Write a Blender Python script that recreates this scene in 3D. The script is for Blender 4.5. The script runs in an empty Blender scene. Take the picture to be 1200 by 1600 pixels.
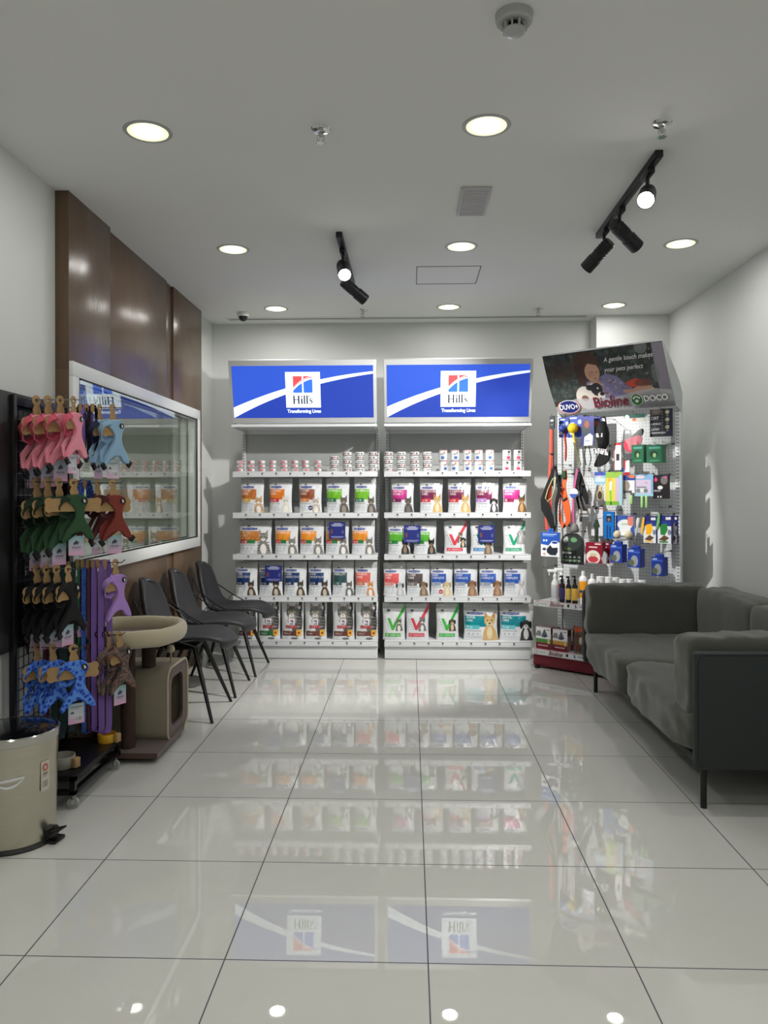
import bpy, bmesh, math, random
import numpy as np
from mathutils import Matrix, Vector
random.seed(7)
R = math.radians
C = bpy.context.scene.collection
sc = bpy.context.scene
# ------------------------------------------------------------------ camera, world, exposure
YAW, ROLL, F, CAMH = R(1.93), R(0.10), 1200.0, 1.375
cam_d = bpy.data.cameras.new('camera'); cam = bpy.data.objects.new('camera', cam_d); C.objects.link(cam)
cam_d.sensor_fit = 'HORIZONTAL'; cam_d.sensor_width = 36.0; cam_d.lens = 36.0
cam.matrix_world = Matrix.Translation((0, 0, CAMH)) @ Matrix.Rotation(YAW, 4, 'Z') @ Matrix.Rotation(R(90), 4, 'X') @ Matrix.Rotation(-ROLL, 4, 'Z')
cam_d.shift_y = -29 / 1200            # level camera, frame shifted
cam_d.clip_start = 0.05
sc.camera = cam
sc.view_settings.view_transform = 'Standard'; sc.view_settings.look = 'None'
sc.view_settings.exposure = 0.0; sc.view_settings.gamma = 1.0; sc.view_settings.use_curve_mapping = False
wd = bpy.data.worlds.new('world'); sc.world = wd; wd.use_nodes = True
wd.node_tree.nodes['Background'].inputs[0].default_value = (0.6, 0.65, 0.7, 1)
wd.node_tree.nodes['Background'].inputs[1].default_value = 0.05
DOWN_W, SPOT_W = 4.0, 30.0
H = 2.90
def px_X(px, Y):            # room X at depth Y for a photograph column
    w = Y; 
    for _ in range(4):
        u = (px - 600) / F * w; w = (Y - u * math.sin(YAW)) / math.cos(YAW)
    return u * math.cos(YAW) - w * math.sin(YAW)
def py_Z(py, Y): return CAMH + (771 - py) / F * Y
# ------------------------------------------------------------------ materials
def lin(c):
    return tuple(((v / 255 / 12.92) if v / 255 <= 0.04045 else ((v / 255 + 0.055) / 1.055) ** 2.4) for v in c)
def mat(name, col, rough=0.5, metal=0.0, spec=0.5, coat=0.0, noise=0.0, nscale=20.0, bump=0.0, bscale=60.0, emit=None, es=1.0, trans=0.0, ior=1.45, alpha=1.0, stretch=None, sheen=0.0):
    m = bpy.data.materials.new(name); m.use_nodes = True
    nt = m.node_tree; b = nt.nodes['Principled BSDF']; I = b.inputs
    c = lin(col)
    I['Base Color'].default_value = (*c, 1); I['Roughness'].default_value = rough; I['Metallic'].default_value = metal
    I['Specular IOR Level'].default_value = spec; I['Coat Weight'].default_value = coat; I['Coat Roughness'].default_value = 0.1
    I['Transmission Weight'].default_value = trans; I['IOR'].default_value = ior; I['Alpha'].default_value = alpha
    I['Sheen Weight'].default_value = sheen
    if emit: I['Emission Color'].default_value = (*lin(emit), 1); I['Emission Strength'].default_value = es
    if noise or bump:
        tc = nt.nodes.new('ShaderNodeTexCoord'); mp = nt.nodes.new('ShaderNodeMapping'); nt.links.new(tc.outputs['Object'], mp.inputs[0])
        if stretch: mp.inputs['Scale'].default_value = stretch
    if noise:
        n = nt.nodes.new('ShaderNodeTexNoise'); n.inputs['Scale'].default_value = nscale; n.inputs['Detail'].default_value = 4
        nt.links.new(mp.outputs[0], n.inputs['Vector'])
        mx = nt.nodes.new('ShaderNodeMix'); mx.data_type = 'RGBA'
        mx.inputs[6].default_value = (*[v * (1 - noise) for v in c], 1); mx.inputs[7].default_value = (*[min(1, v * (1 + noise)) for v in c], 1)
        nt.links.new(n.outputs['Fac'], mx.inputs[0]); nt.links.new(mx.outputs[2], I['Base Color'])
    if bump:
        n2 = nt.nodes.new('ShaderNodeTexNoise'); n2.inputs['Scale'].default_value = bscale; nt.links.new(mp.outputs[0], n2.inputs['Vector'])
        bp = nt.nodes.new('ShaderNodeBump'); bp.inputs['Strength'].default_value = bump; bp.inputs['Distance'].default_value = 0.01
        nt.links.new(n2.outputs['Fac'], bp.inputs['Height']); nt.links.new(bp.outputs[0], I['Normal'])
    return m
def print_mat(name, rough, coat=0.0, bump=0.0, bscale=14):
    m = mat(name, (200, 200, 200), rough, coat=coat, bump=bump, bscale=bscale)
    nt = m.node_tree; a = nt.nodes.new('ShaderNodeAttribute'); a.attribute_name = 'Col'
    nt.links.new(a.outputs['Color'], nt.nodes['Principled BSDF'].inputs['Base Color']); return m
PRINT = print_mat('printed_card', 0.5)
PRINTG = print_mat('printed_film', 0.22, coat=0.6, bump=0.35, bscale=22)
PRINTS = print_mat('printed_gloss', 0.35)
MT = {}
def K(name, col, *a, **k):
    if name not in MT: MT[name] = mat(name, col, *a, **k)
    return MT[name]
WHITE = K('white_paint', (208, 210, 207), 0.6, bump=0.03, bscale=120)
CEIL = K('ceiling_paint', (226, 227, 224), 0.85, noise=0.02, nscale=2)
SHELFW = K('white_powder_coat', (225, 227, 229), 0.35)
PANELG = K('light_grey_panel', (176, 179, 177), 0.5)
BLACKM = K('black_metal', (18, 18, 20), 0.35, metal=0.3)
CHROME = K('chrome', (205, 205, 205), 0.12, metal=1.0)
KRAFT = K('kraft_card', (168, 136, 92), 0.8, noise=0.12, nscale=40)
BLACKP = K('black_plastic', (14, 14, 15), 0.4)
WHITEP = K('white_plastic', (228, 229, 228), 0.35)
DARK = K('dark_slot', (16, 16, 17), 0.7)
# ------------------------------------------------------------------ mesh helper
class MB:
    def __init__(s): s.b = bmesh.new(); s.mi = 0
    def _fin(s, vs, M=None):
        fs = {f for v in vs for f in v.link_faces}
        for f in fs: f.material_index = s.mi
        if M is not None: bmesh.ops.transform(s.b, matrix=M, verts=list(vs))
    def box(s, c, sz, bev=0, mi=0, rot=None, seg=2):
        s.mi = mi
        t = bmesh.new(); bmesh.ops.create_cube(t, size=1.0)
        bmesh.ops.scale(t, vec=sz, verts=t.verts)
        if bev: bmesh.ops.bevel(t, geom=list(t.edges), offset=bev, segments=seg, profile=0.5, affect='EDGES')
        M = Matrix.Translation(c) @ (rot.to_4x4() if rot is not None else Matrix())
        bmesh.ops.transform(t, matrix=M, verts=t.verts); s._merge(t, mi); return s
    def _merge(s, t, mi):
        vm = {v: s.b.verts.new(v.co) for v in t.verts}
        for f in t.faces:
            try: nf = s.b.faces.new([vm[v] for v in f.verts]); nf.material_index = mi
            except ValueError: pass
        t.free()
    def lathe(s, prof, c=(0, 0, 0), seg=24, mi=0, M=None, sx=1, sy=1):
        rings = []
        for (r, z) in prof:
            if r < 1e-6: rings.append([s.b.verts.new((0, 0, z))])
            else: rings.append([s.b.verts.new((r * sx * math.cos(2 * math.pi * k / seg), r * sy * math.sin(2 * math.pi * k / seg), z)) for k in range(seg)])
        for a, b_ in zip(rings, rings[1:]):
            for k in range(seg):
                k2 = (k + 1) % seg
                if len(a) == 1 and len(b_) == 1: continue
                if len(a) == 1: vs = [a[0], b_[k2], b_[k]]
                elif len(b_) == 1: vs = [a[k], a[k2], b_[0]]
                else: vs = [a[k], a[k2], b_[k2], b_[k]]
                s.b.faces.new(vs).material_index = mi
        T = Matrix.Translation(c) @ (M.to_4x4() if M is not None else Matrix())
        bmesh.ops.transform(s.b, matrix=T, verts=[v for r_ in rings for v in r_]); return s
    def cyl(s, c, r, h, seg=24, mi=0, M=None, r2=None):
        r2 = r if r2 is None else r2
        return s.lathe([(0, -h / 2), (r, -h / 2), (r2, h / 2), (0, h / 2)], c, seg, mi, M)
    def tube(s, pts, r, seg=8, mi=0, closed=False):
        pts = [Vector(p) for p in pts]; n = len(pts)
        rr = r if isinstance(r, (list, tuple)) else [r] * n
        rings = []; up = None
        for i, p in enumerate(pts):
            if closed: t = pts[(i + 1) % n] - pts[i - 1]
            else: t = pts[min(i + 1, n - 1)] - pts[max(i - 1, 0)]
            t.normalize()
            if up is None: up = Vector((0, 0, 1)) if abs(t.z) < 0.9 else Vector((1, 0, 0))
            a = t.cross(up); a.normalize(); b_ = a.cross(t); b_.normalize(); up = b_
            rings.append([s.b.verts.new(p + rr[i] * (math.cos(2 * math.pi * k / seg) * a + math.sin(2 * math.pi * k / seg) * b_)) for k in range(seg)])
        for i in range(n if closed else n - 1):
            A, B = rings[i], rings[(i + 1) % n]
            for k in range(seg):
                s.b.faces.new([A[k], A[(k + 1) % seg], B[(k + 1) % seg], B[k]]).material_index = mi
        if not closed:
            s.b.faces.new(rings[0]).material_index = mi; s.b.faces.new(rings[-1][::-1]).material_index = mi
        return s
    def prism(s, poly, y0, y1, mi=0, M=None):       # polygon in XZ, extruded along Y
        A = [s.b.verts.new((x, y0, z)) for x, z in poly]; B = [s.b.verts.new((x, y1, z)) for x, z in poly]
        n = len(poly); fs = []
        fs.append(s.b.faces.new(A)); fs.append(s.b.faces.new(B[::-1]))
        for k in range(n): fs.append(s.b.faces.new([A[k], B[k], B[(k + 1) % n], A[(k + 1) % n]]))
        for f in fs: f.material_index = mi
        if M is not None: bmesh.ops.transform(s.b, matrix=M.to_4x4(), verts=A + B)
        return s
    def grid(s, fn, nu, nv, mi=0, closed_u=False):
        V = [[s.b.verts.new(fn(i / nu, j / nv)) for j in range(nv + 1)] for i in range(nu + (0 if closed_u else 1))]
        for i in range(nu):
            i2 = (i + 1) % len(V)
            for j in range(nv): s.b.faces.new([V[i][j], V[i2][j], V[i2][j + 1], V[i][j + 1]]).material_index = mi
        return V
    def ribbon(s, pts, wds, th=0.004, side=(1, 0, 0), mi=0):    # flat strap along pts, width along side vector
        pts = [Vector(p) for p in pts]; n = len(pts)
        if not isinstance(wds, (list, tuple)): wds = [wds] * n
        prev = None
        for i, p in enumerate(pts):
            t = (pts[min(i + 1, n - 1)] - pts[max(i - 1, 0)]).normalized()
            sd = Vector(side[i] if isinstance(side[0], (list, tuple)) else side); sd = (sd - sd.dot(t) * t).normalized(); nn = t.cross(sd)
            w = wds[i] / 2
            q = [s.b.verts.new(p + a * sd + b_ * nn) for a, b_ in ((-w, -th / 2), (w, -th / 2), (w, th / 2), (-w, th / 2))]
            if prev:
                for k in range(4): s.b.faces.new([prev[k], prev[(k + 1) % 4], q[(k + 1) % 4], q[k]]).material_index = mi
            else: s.b.faces.new(q[::-1]).material_index = mi
            prev = q
        s.b.faces.new(prev).material_index = mi
        return s
    def out(s, name, mats, parent=None, smooth=True, ang=35, loc=None, rot=None, sub=0):
        bmesh.ops.recalc_face_normals(s.b, faces=s.b.faces)
        me = bpy.data.meshes.new(name); s.b.to_mesh(me); s.b.free()
        if not isinstance(mats, (list, tuple)): mats = [mats]
        for m in mats: me.materials.append(m)
        if smooth: me.shade_smooth(); 
        if smooth and not sub: me.set_sharp_from_angle(angle=R(ang))
        o = bpy.data.objects.new(name, me); C.objects.link(o)
        if parent: o.parent = parent
        if loc is not None: o.location = loc
        if rot is not None: o.rotation_euler = rot
        if sub: md = o.modifiers.new('sub', 'SUBSURF'); md.levels = sub; md.render_levels = sub
        return o
def tag(o, label, cat, group=None, kind=None):
    if label: o['label'] = label
    if cat: o['category'] = cat
    if group: o['group'] = group
    if kind: o['kind'] = kind
    return o
def thing(name, label, cat, loc=(0, 0, 0), rz=0.0, group=None):
    o = bpy.data.objects.new(name, None); C.objects.link(o); o.empty_display_size = 0.05
    o.location = loc; o.rotation_euler = (0, 0, rz); return tag(o, label, cat, group)
def kids(o): return [c for c in CH.get(o.name, [])]
def dup(root, loc, rz=None, label=None, group=None):
    def cp(o, par):
        c = o.copy(); C.objects.link(c); c.parent = par
        for ch in [x for x in C.objects if x.parent == o]: cp(ch, c)
        return c
    r = cp(root, None); r.location = loc
    if rz is not None: r.rotation_euler = (0, 0, rz)
    if label: r['label'] = label
    if group: r['group'] = group
    return r
def struct(o): o['kind'] = 'structure'; return o
ORD = ['first', 'second', 'third', 'fourth', 'fifth', 'sixth', 'seventh', 'eighth', 'ninth', 'tenth', 'eleventh', 'twelfth', 'thirteenth']
# ------------------------------------------------------------------ printed artwork on vertex grids (flat albedo only)
FONT = {'A': '0E11111F111111', 'B': '1E11111E11111E', 'C': '0E11101010110E', 'D': '1E11111111111E', 'E': '1F10101E10101F', 'F': '1F10101E101010', 'G': '0E11101711110E',
 'H': '1111111F111111', 'I': '0E04040404040E', 'K': '11121418141211', 'L': '1010101010101F', 'M': '111B1515111111', 'N': '11191513111111', 'O': '0E11111111110E', 'P': '1E11111E101010',
 'R': '1E11111E141211', 'S': '0F10100E01011E', 'T': '1F040404040404', 'U': '1111111111110E', 'V': '11111111110A04', 'W': '11111115151B11', 'X': '11110A040A1111', 'Y': '11110A04040404', 'Z': '1F01020408101F',
 '+': '0004041F040400', '/': '01010204081010', 'd': '01010D1311110F', 'c': '00000E1110110E', 'k': '10101214181412', 'z': '00001F0204081F', 'i': '04000C0404040E', 'l': '0C04040404040E', ' ': '00000000000000'}
class Art:
    def __init__(s, w, h, bg):
        s.w, s.h = w, h; s.a = np.empty((h, w, 3)); s.a[:] = bg
        s.U, s.V = np.meshgrid((np.arange(w) + .5) / w, (np.arange(h) + .5) / h)
    def put(s, m, c, al=1.0): s.a[m] = s.a[m] * (1 - al) + np.array(c, float) * al; return s
    def rect(s, u0, v0, u1, v1, c, al=1.0): return s.put((s.U >= u0) & (s.U < u1) & (s.V >= v0) & (s.V < v1), c, al)
    def ell(s, cu, cv, ru, rv, c, al=1.0): return s.put(((s.U - cu) / ru) ** 2 + ((s.V - cv) / rv) ** 2 < 1, c, al)
    def poly(s, P, c, al=1.0):
        m = np.zeros(s.U.shape, bool); n = len(P)
        for i in range(n):
            (x1, y1), (x2, y2) = P[i], P[(i + 1) % n]
            if y1 == y2: continue
            m ^= ((y1 > s.V) != (y2 > s.V)) & (s.U < (x2 - x1) * (s.V - y1) / (y2 - y1) + x1)
        return s.put(m, c, al)
    def text(s, t, u, v, hh, c, asp=1.0):           # v = baseline, asp = panel width / height
        ph = hh / 7; pw = ph / asp
        for i, ch in enumerate(t):
            g = FONT.get(ch) or FONT.get(ch.upper())
            if not g: continue
            for r in range(7):
                bits = int(g[2 * r:2 * r + 2], 16)
                for k in range(5):
                    if bits >> (4 - k) & 1: s.rect(u + (i * 6 + k) * pw, v + (6 - r) * ph, u + (i * 6 + k + 1) * pw, v + (7 - r) * ph, c)
        return s
    def sample(s, nx, ny):                           # linear RGBA for (nx+1)*(ny+1) grid vertices, small box filter
        lina = np.where(s.a / 255 <= .04045, s.a / 255 / 12.92, ((np.clip(s.a, 0, 255) / 255 + .055) / 1.055) ** 2.4)
        I = np.cumsum(np.cumsum(np.pad(lina, ((1, 0), (1, 0), (0, 0))), 0), 1)
        xs = np.linspace(0, s.w, nx + 1); ys = np.linspace(0, s.h, ny + 1)
        hx, hy = s.w / nx / 2, s.h / ny / 2
        x0 = np.clip(np.round(xs - hx), 0, s.w - 1).astype(int); x1 = np.clip(np.round(xs + hx), x0 + 1, s.w).astype(int)
        y0 = np.clip(np.round(ys - hy), 0, s.h - 1).astype(int); y1 = np.clip(np.round(ys + hy), y0 + 1, s.h).astype(int)
        S = I[y1][:, x1] - I[y0][:, x1] - I[y1][:, x0] + I[y0][:, x0]
        A = ((y1 - y0)[:, None] * (x1 - x0)[None, :])[..., None]
        return S / A
def art_mesh(name, front, nx, ny, art, rest=None, side=(200, 200, 200), m=None, parent=None, loc=None, rot=None):
    """front(u,v)->point grid coloured by art; rest = list of quads (points) or ((quad),colour)"""
    vs = [front(i / nx, j / ny) for j in range(ny + 1) for i in range(nx + 1)]
    fs = [(j * (nx + 1) + i, j * (nx + 1) + i + 1, (j + 1) * (nx + 1) + i + 1, (j + 1) * (nx + 1) + i) for j in range(ny) for i in range(nx)]
    cols = art.sample(nx, ny).reshape(-1, 3); extra = []
    for q in (rest or []):
        qc = side
        if isinstance(q, tuple) and len(q) == 2 and not isinstance(q[0], (float, int)) and isinstance(q[1], tuple) and isinstance(q[1][0], int): q, qc = q
        b = len(vs); vs += list(q); fs.append(tuple(range(b, b + len(q)))); extra += [lin(qc)] * len(q)
    if extra: cols = np.vstack([cols, np.array(extra)])
    me = bpy.data.meshes.new(name); me.from_pydata([tuple(v) for v in vs], [], fs); me.update()
    at = me.color_attributes.new('Col', 'FLOAT_COLOR', 'POINT')
    at.data.foreach_set('color', np.hstack([cols, np.ones((len(cols), 1))]).astype('f').ravel())
    me.materials.append(m or PRINT); me.shade_smooth(); me.set_sharp_from_angle(angle=R(40))
    o = bpy.data.objects.new(name, me); C.objects.link(o)
    if parent: o.parent = parent
    if loc is not None: o.location = loc
    if rot is not None: o.rotation_euler = rot
    return o
def pack(name, art, w, h, t, parent=None, loc=(0, 0, 0), rot=None, side=(200, 200, 200), m=None, n=None, top=None):
    """box pack whose -Y face carries the art; origin bottom centre"""
    nx = n or max(6, int(w / .0045)); ny = max(6, int(nx * h / w))
    a, b, y0, y1 = -w / 2, w / 2, -t / 2, t / 2
    rest = [[(b, y0, 0), (b, y1, 0), (b, y1, h), (b, y0, h)], [(a, y1, 0), (a, y0, 0), (a, y0, h), (a, y1, h)],
            ([(a, y0, h), (b, y0, h), (b, y1, h), (a, y1, h)], top or side), [(a, y1, 0), (b, y1, 0), (b, y0, 0), (a, y0, 0)], [(b, y1, 0), (a, y1, 0), (a, y1, h), (b, y1, h)]]
    return art_mesh(name, lambda u, v: (a + u * w, y0, v * h), nx, ny, art, rest, side, m, parent, loc, rot)
def letters(name, s, size, m, parent, M, ext=0.001, align='CENTER', shear=0.0, sx=1.0, bold=0.0, space=1.0):
    cu = bpy.data.curves.new(name, 'FONT'); cu.body = s; cu.size = size; cu.extrude = ext; cu.align_x = align; cu.shear = shear; cu.offset = bold; cu.space_character = space
    cu.resolution_u = 4
    t = bpy.data.objects.new(name, cu); C.objects.link(t)
    bpy.context.view_layer.update()
    me = bpy.data.meshes.new_from_object(t.evaluated_get(bpy.context.evaluated_depsgraph_get()))
    bpy.data.objects.remove(t); bpy.data.curves.remove(cu)
    me.transform(Matrix.Scale(sx, 4, (1, 0, 0))); me.materials.clear(); me.materials.append(m)
    o = bpy.data.objects.new(name, me); C.objects.link(o); o.parent = parent; o.matrix_local = M
    return o
STAND = Matrix.Rotation(R(90), 4, 'X')               # text plane -> faces -Y
# ================================================================== the room
XL, XR, YB, YR, YF = -1.78, 2.22, 6.86, 6.64, -2.6
def tile_mat():
    m = bpy.data.materials.new('polished_tiles'); m.use_nodes = True; nt = m.node_tree; b = nt.nodes['Principled BSDF']; L = nt.links.new
    g = nt.nodes.new('ShaderNodeNewGeometry'); sp = nt.nodes.new('ShaderNodeSeparateXYZ'); L(g.outputs['Position'], sp.inputs[0])
    def mth(op, a, v=None, c=None):
        n = nt.nodes.new('ShaderNodeMath'); n.operation = op
        for k, x in enumerate((a, v, c)):
            if x is None: continue
            if isinstance(x, (int, float)): n.inputs[k].default_value = x
            else: L(x, n.inputs[k])
        return n.outputs[0]
    masks, cells = [], []
    for ax, off in (('X', 0.051), ('Y', 2.25)):
        d = mth('DIVIDE', mth('SUBTRACT', sp.outputs[ax], off), 0.6); d = mth('ADD', d, 50.0)
        fr = mth('FRACT', d); dist = mth('ABSOLUTE', mth('SUBTRACT', mth('FRACT', mth('ADD', d, 0.5)), 0.5))
        masks.append(mth('LESS_THAN', dist, 0.0034)); cells.append(mth('FLOOR', d))
    grout = mth('MAXIMUM', masks[0], masks[1])
    wn = nt.nodes.new('ShaderNodeTexWhiteNoise'); wn.noise_dimensions = '2D'; cv = nt.nodes.new('ShaderNodeCombineXYZ'); L(cells[0], cv.inputs[0]); L(cells[1], cv.inputs[1]); L(cv.outputs[0], wn.inputs['Vector'])
    ns = nt.nodes.new('ShaderNodeTexNoise'); ns.inputs['Scale'].default_value = 3.0; ns.inputs['Detail'].default_value = 5; L(g.outputs['Position'], ns.inputs['Vector'])
    v = mth('ADD', mth('MULTIPLY', wn.outputs[0], 0.35), mth('MULTIPLY', ns.outputs['Fac'], 0.65))
    mx = nt.nodes.new('ShaderNodeMix'); mx.data_type = 'RGBA'; mx.inputs[6].default_value = (*lin((203, 203, 197)), 1); mx.inputs[7].default_value = (*lin((211, 211, 205)), 1); L(v, mx.inputs[0])
    m2 = nt.nodes.new('ShaderNodeMix'); m2.data_type = 'RGBA'; L(grout, m2.inputs[0]); L(mx.outputs[2], m2.inputs[6]); m2.inputs[7].default_value = (*lin((62, 60, 66)), 1)
    L(m2.outputs[2], b.inputs['Base Color'])
    L(mth('ADD', mth('MULTIPLY', grout, 0.5), 0.008), b.inputs['Roughness']); b.inputs['IOR'].default_value = 1.52
    return m
TILE = tile_mat()
def wood_mat():
    m = mat('brown_laminate', (98, 78, 60), 0.24, bump=0.10, bscale=30, stretch=(12, 12, 0.6), noise=0.16, nscale=9)
    return m
WOOD = wood_mat()
def slab(name, c, sz, m, bev=0, kind=True):
    o = MB().box(c, sz, bev).out(name, m)
    if kind: struct(o)
    return o
slab('floor', ((XL + XR) / 2, (YF + YB) / 2, -0.05), (XR - XL + 0.4, YB - YF + 0.4, 0.1), TILE)
# ceiling with openings is not needed: fittings are surface trims
slab('ceiling', ((XL + XR) / 2, (YF + YB) / 2, H + 0.05), (XR - XL + 0.4, YB - YF + 0.4, 0.1), CEIL)
slab('wall_right', (XR + 0.06, (YF + YB) / 2, H / 2), (0.12, YB - YF + 0.2, H), WHITE)
slab('wall_rear', ((XL + XR) / 2, YF - 0.06, H / 2), (XR - XL + 0.4, 0.12, H), WHITE)
wb = MB().box(((XL + XR) / 2, YB + 0.06, H / 2), (XR - XL + 0.4, 0.12, H)).box(((1.6 + XR) / 2, (YR + YB) / 2 + 0.01, H / 2), (XR - 1.6, YB - YR + 0.02, H))
struct(wb.out('wall_back', WHITE))
WY0, WY1, WZ0, WZ1 = 3.803, 6.15, 0.955, 2.045        # window outer frame
oy0, oy1, oz0, oz1 = WY0 + .04, WY1 - .04, WZ0 + .04, WZ1 - .04
wl = MB(); xc, tx = XL - 0.06, 0.12
wl.box((xc, (YF + oy0) / 2, H / 2), (tx, oy0 - YF, H)).box((xc, (oy1 + YB) / 2, H / 2), (tx, YB - oy1, H))
wl.box((xc, (oy0 + oy1) / 2, oz0 / 2), (tx, oy1 - oy0, oz0)).box((xc, (oy0 + oy1) / 2, (oz1 + H) / 2), (tx, oy1 - oy0, H - oz1))
struct(wl.out('wall_left', WHITE))
# brown wall cladding around the window
PX1, PX2, PY0, PYJ, PY1 = -1.71, -1.737, 3.80, 4.34, 6.36
tr = MB()
def clad(x, y0, y1, z0, z1): tr.box(((XL + x) / 2, (y0 + y1) / 2, (z0 + z1) / 2), (x - XL, y1 - y0, z1 - z0), 0.002)
for (x, y0, y1) in ((PX1, PY0, PYJ), (PX2, PYJ, 5.44), (PX2 - .012, 5.44, 5.60), (PX2, 5.60, PY1)):
    if y1 <= oy1 + .3:
        a, b_ = max(y0, oy0), min(y1, oy1)
        clad(x, y0, y1, 0, oz0); clad(x, y0, y1, oz1, H)
        if y0 < oy0: clad(x, y0, oy0, oz0, oz1)
        if y1 > oy1: clad(x, oy1, y1, oz0, oz1)
struct(tr.out('trim_1', WOOD))
# room behind the window, seen dimly through it
BG = K('far_room_paint', (176, 180, 168), 0.9)
bx_ = MB(); X0 = -4.2
bx_.box((X0 - .05, 5.0, 1.45), (.1, 4.4, 2.9)).box(((X0 + XL) / 2 - .06, 2.85, 1.45), (XL - X0 - .12, .1, 2.9)).box(((X0 + XL) / 2 - .06, 7.15, 1.45), (XL - X0 - .12, .1, 2.9))
bx_.box(((X0 + XL) / 2 - .06, 5.0, .0), (XL - X0 - .12, 4.2, .1)).box(((X0 + XL) / 2 - .06, 5.0, 2.9), (XL - X0 - .12, 4.2, .1))
struct(bx_.out('wall_far_room', BG))
# window frame and two panes
FRM = K('white_window_frame', (222, 224, 222), 0.3)
w = thing('window_1', None, None, (0, 0, 0)); w['kind'] = 'structure'
fr = MB(); ft = 0.075
for (yc, zc, sy, sz) in (((WY0 + WY1) / 2, WZ0 + ft / 2, WY1 - WY0, ft), ((WY0 + WY1) / 2, WZ1 - ft / 2, WY1 - WY0, ft), (WY0 + ft / 2, (WZ0 + WZ1) / 2, ft, WZ1 - WZ0 - 2 * ft), (WY1 - ft / 2, (WZ0 + WZ1) / 2, ft, WZ1 - WZ0 - 2 * ft)):
    fr.box((-1.76, yc, zc), (0.14, sy, sz), 0.003)
fr.out('window_frame', FRM, w)
gk = MB()
for (yc, zc, sy, sz) in (((WY0 + WY1) / 2, WZ0 + ft + .004, WY1 - WY0 - 2 * ft, .008), ((WY0 + WY1) / 2, WZ1 - ft - .004, WY1 - WY0 - 2 * ft, .008), (WY0 + ft + .004, (WZ0 + WZ1) / 2, .008, WZ1 - WZ0 - 2 * ft - .016), (WY1 - ft - .004, (WZ0 + WZ1) / 2, .008, WZ1 - WZ0 - 2 * ft - .016)):
    gk.box((-1.698, yc, zc), (0.012, sy, sz))
    gk.box((-1.775, yc, zc), (0.012, sy, sz))
gk.out('gasket', DARK, w)
GLASS = bpy.data.materials.new('window_glass'); GLASS.use_nodes = True
nt = GLASS.node_tree; nt.nodes.clear(); o_ = nt.nodes.new('ShaderNodeOutputMaterial'); gl = nt.nodes.new('ShaderNodeBsdfGlossy'); tb = nt.nodes.new('ShaderNodeBsdfTransparent'); fn_ = nt.nodes.new('ShaderNodeFresnel'); ms = nt.nodes.new('ShaderNodeMixShader')
gl.inputs['Roughness'].default_value = 0.0; gl.inputs['Color'].default_value = (.95, .97, .97, 1); tb.inputs[0].default_value = (.93, .945, .92, 1); fn_.inputs['IOR'].default_value = 2.3
gb_ = nt.nodes.new('ShaderNodeNewGeometry'); iv_ = nt.nodes.new('ShaderNodeMath'); iv_.operation = 'SUBTRACT'; iv_.inputs[0].default_value = 1.0; nt.links.new(gb_.outputs['Backfacing'], iv_.inputs[1])
fm_ = nt.nodes.new('ShaderNodeMath'); fm_.operation = 'MULTIPLY'; nt.links.new(fn_.outputs[0], fm_.inputs[0]); nt.links.new(iv_.outputs[0], fm_.inputs[1]); nt.links.new(fm_.outputs[0], ms.inputs[0]); nt.links.new(tb.outputs[0], ms.inputs[1]); nt.links.new(gl.outputs[0], ms.inputs[2]); nt.links.new(ms.outputs[0], o_.inputs[0])
for gx in (-1.695, -1.772):
    MB().box((gx, (WY0 + WY1) / 2, (WZ0 + WZ1) / 2), (0.005, WY1 - WY0 - 2 * ft + .004, WZ1 - WZ0 - 2 * ft + .004)).out('pane', GLASS, w, smooth=False)
# skirting
slab('baseboard_right', (XR - .006, (YF + YR) / 2, .05), (.012, YR - YF, .1), K('skirting', (190, 190, 186), .4))
# ================================================================== ceiling fittings
LAMPW = K('lamp_glow', (255, 255, 255), .5, emit=(255, 255, 246), es=9.0)
LAMPR = K('lamp_reflector', (250, 248, 225), .4, emit=(250, 246, 205), es=0.75)
TRIM = K('downlight_trim', (165, 167, 165), .35)
def light(name, kind, W, loc, parent, col=(1, .985, .95), size=.1, target=None, angle=None, blend=.6):
    l = bpy.data.lights.new(name, kind); l.energy = W; l.color = col
    if kind == 'SPOT': l.spot_size = R(angle); l.spot_blend = blend; l.shadow_soft_size = size
    if kind == 'AREA': l.shape = 'DISK'; l.size = size
    o = bpy.data.objects.new(name, l); C.objects.link(o); o.parent = parent; o.location = loc
    if target is not None: o.rotation_euler = (Vector(target) - Vector(loc)).to_track_quat('-Z', 'Y').to_euler()
    return o
dl = thing('downlight', '', 'ceiling light', (0, 0, H))
MB().lathe([(.085, -.003), (.098, -.003), (.102, 0), (.085, 0), (.085, -.003)], seg=40).out('trim_ring', TRIM, dl)
MB().lathe([(.084, -.003), (.070, -.0018), (.0, -.0018)], seg=40).out('reflector', LAMPR, dl)
MB().lathe([(0, -.008), (.05, -.007), (.062, -.003), (.062, -.002)], seg=40).out('lens', LAMPW, dl)
light('lamp', 'AREA', DOWN_W, (0, 0, -.012), dl, size=.12)
col_n = ['left', 'middle', 'right']
first = True
for j, (Y, rn) in enumerate(((6.30, 'far row above the shelving'), (4.76, 'middle row'), (3.20, 'near row'), (1.6, 'row behind view'), (0.0, 'back row'), (-1.5, 'rear row'))):
    for i, X in enumerate((-1.10, .32, 1.66)):
        lab = f'round recessed ceiling downlight, {col_n[i]} one of the {rn}'
        if first: dl.location = (X, Y, H); dl['label'] = lab; dl['group'] = 'recessed ceiling downlights'; first = False; continue
        if j == 2 and i == 2: pass
        dup(dl, (X, Y, H), 0, lab, 'recessed ceiling downlights')
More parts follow.
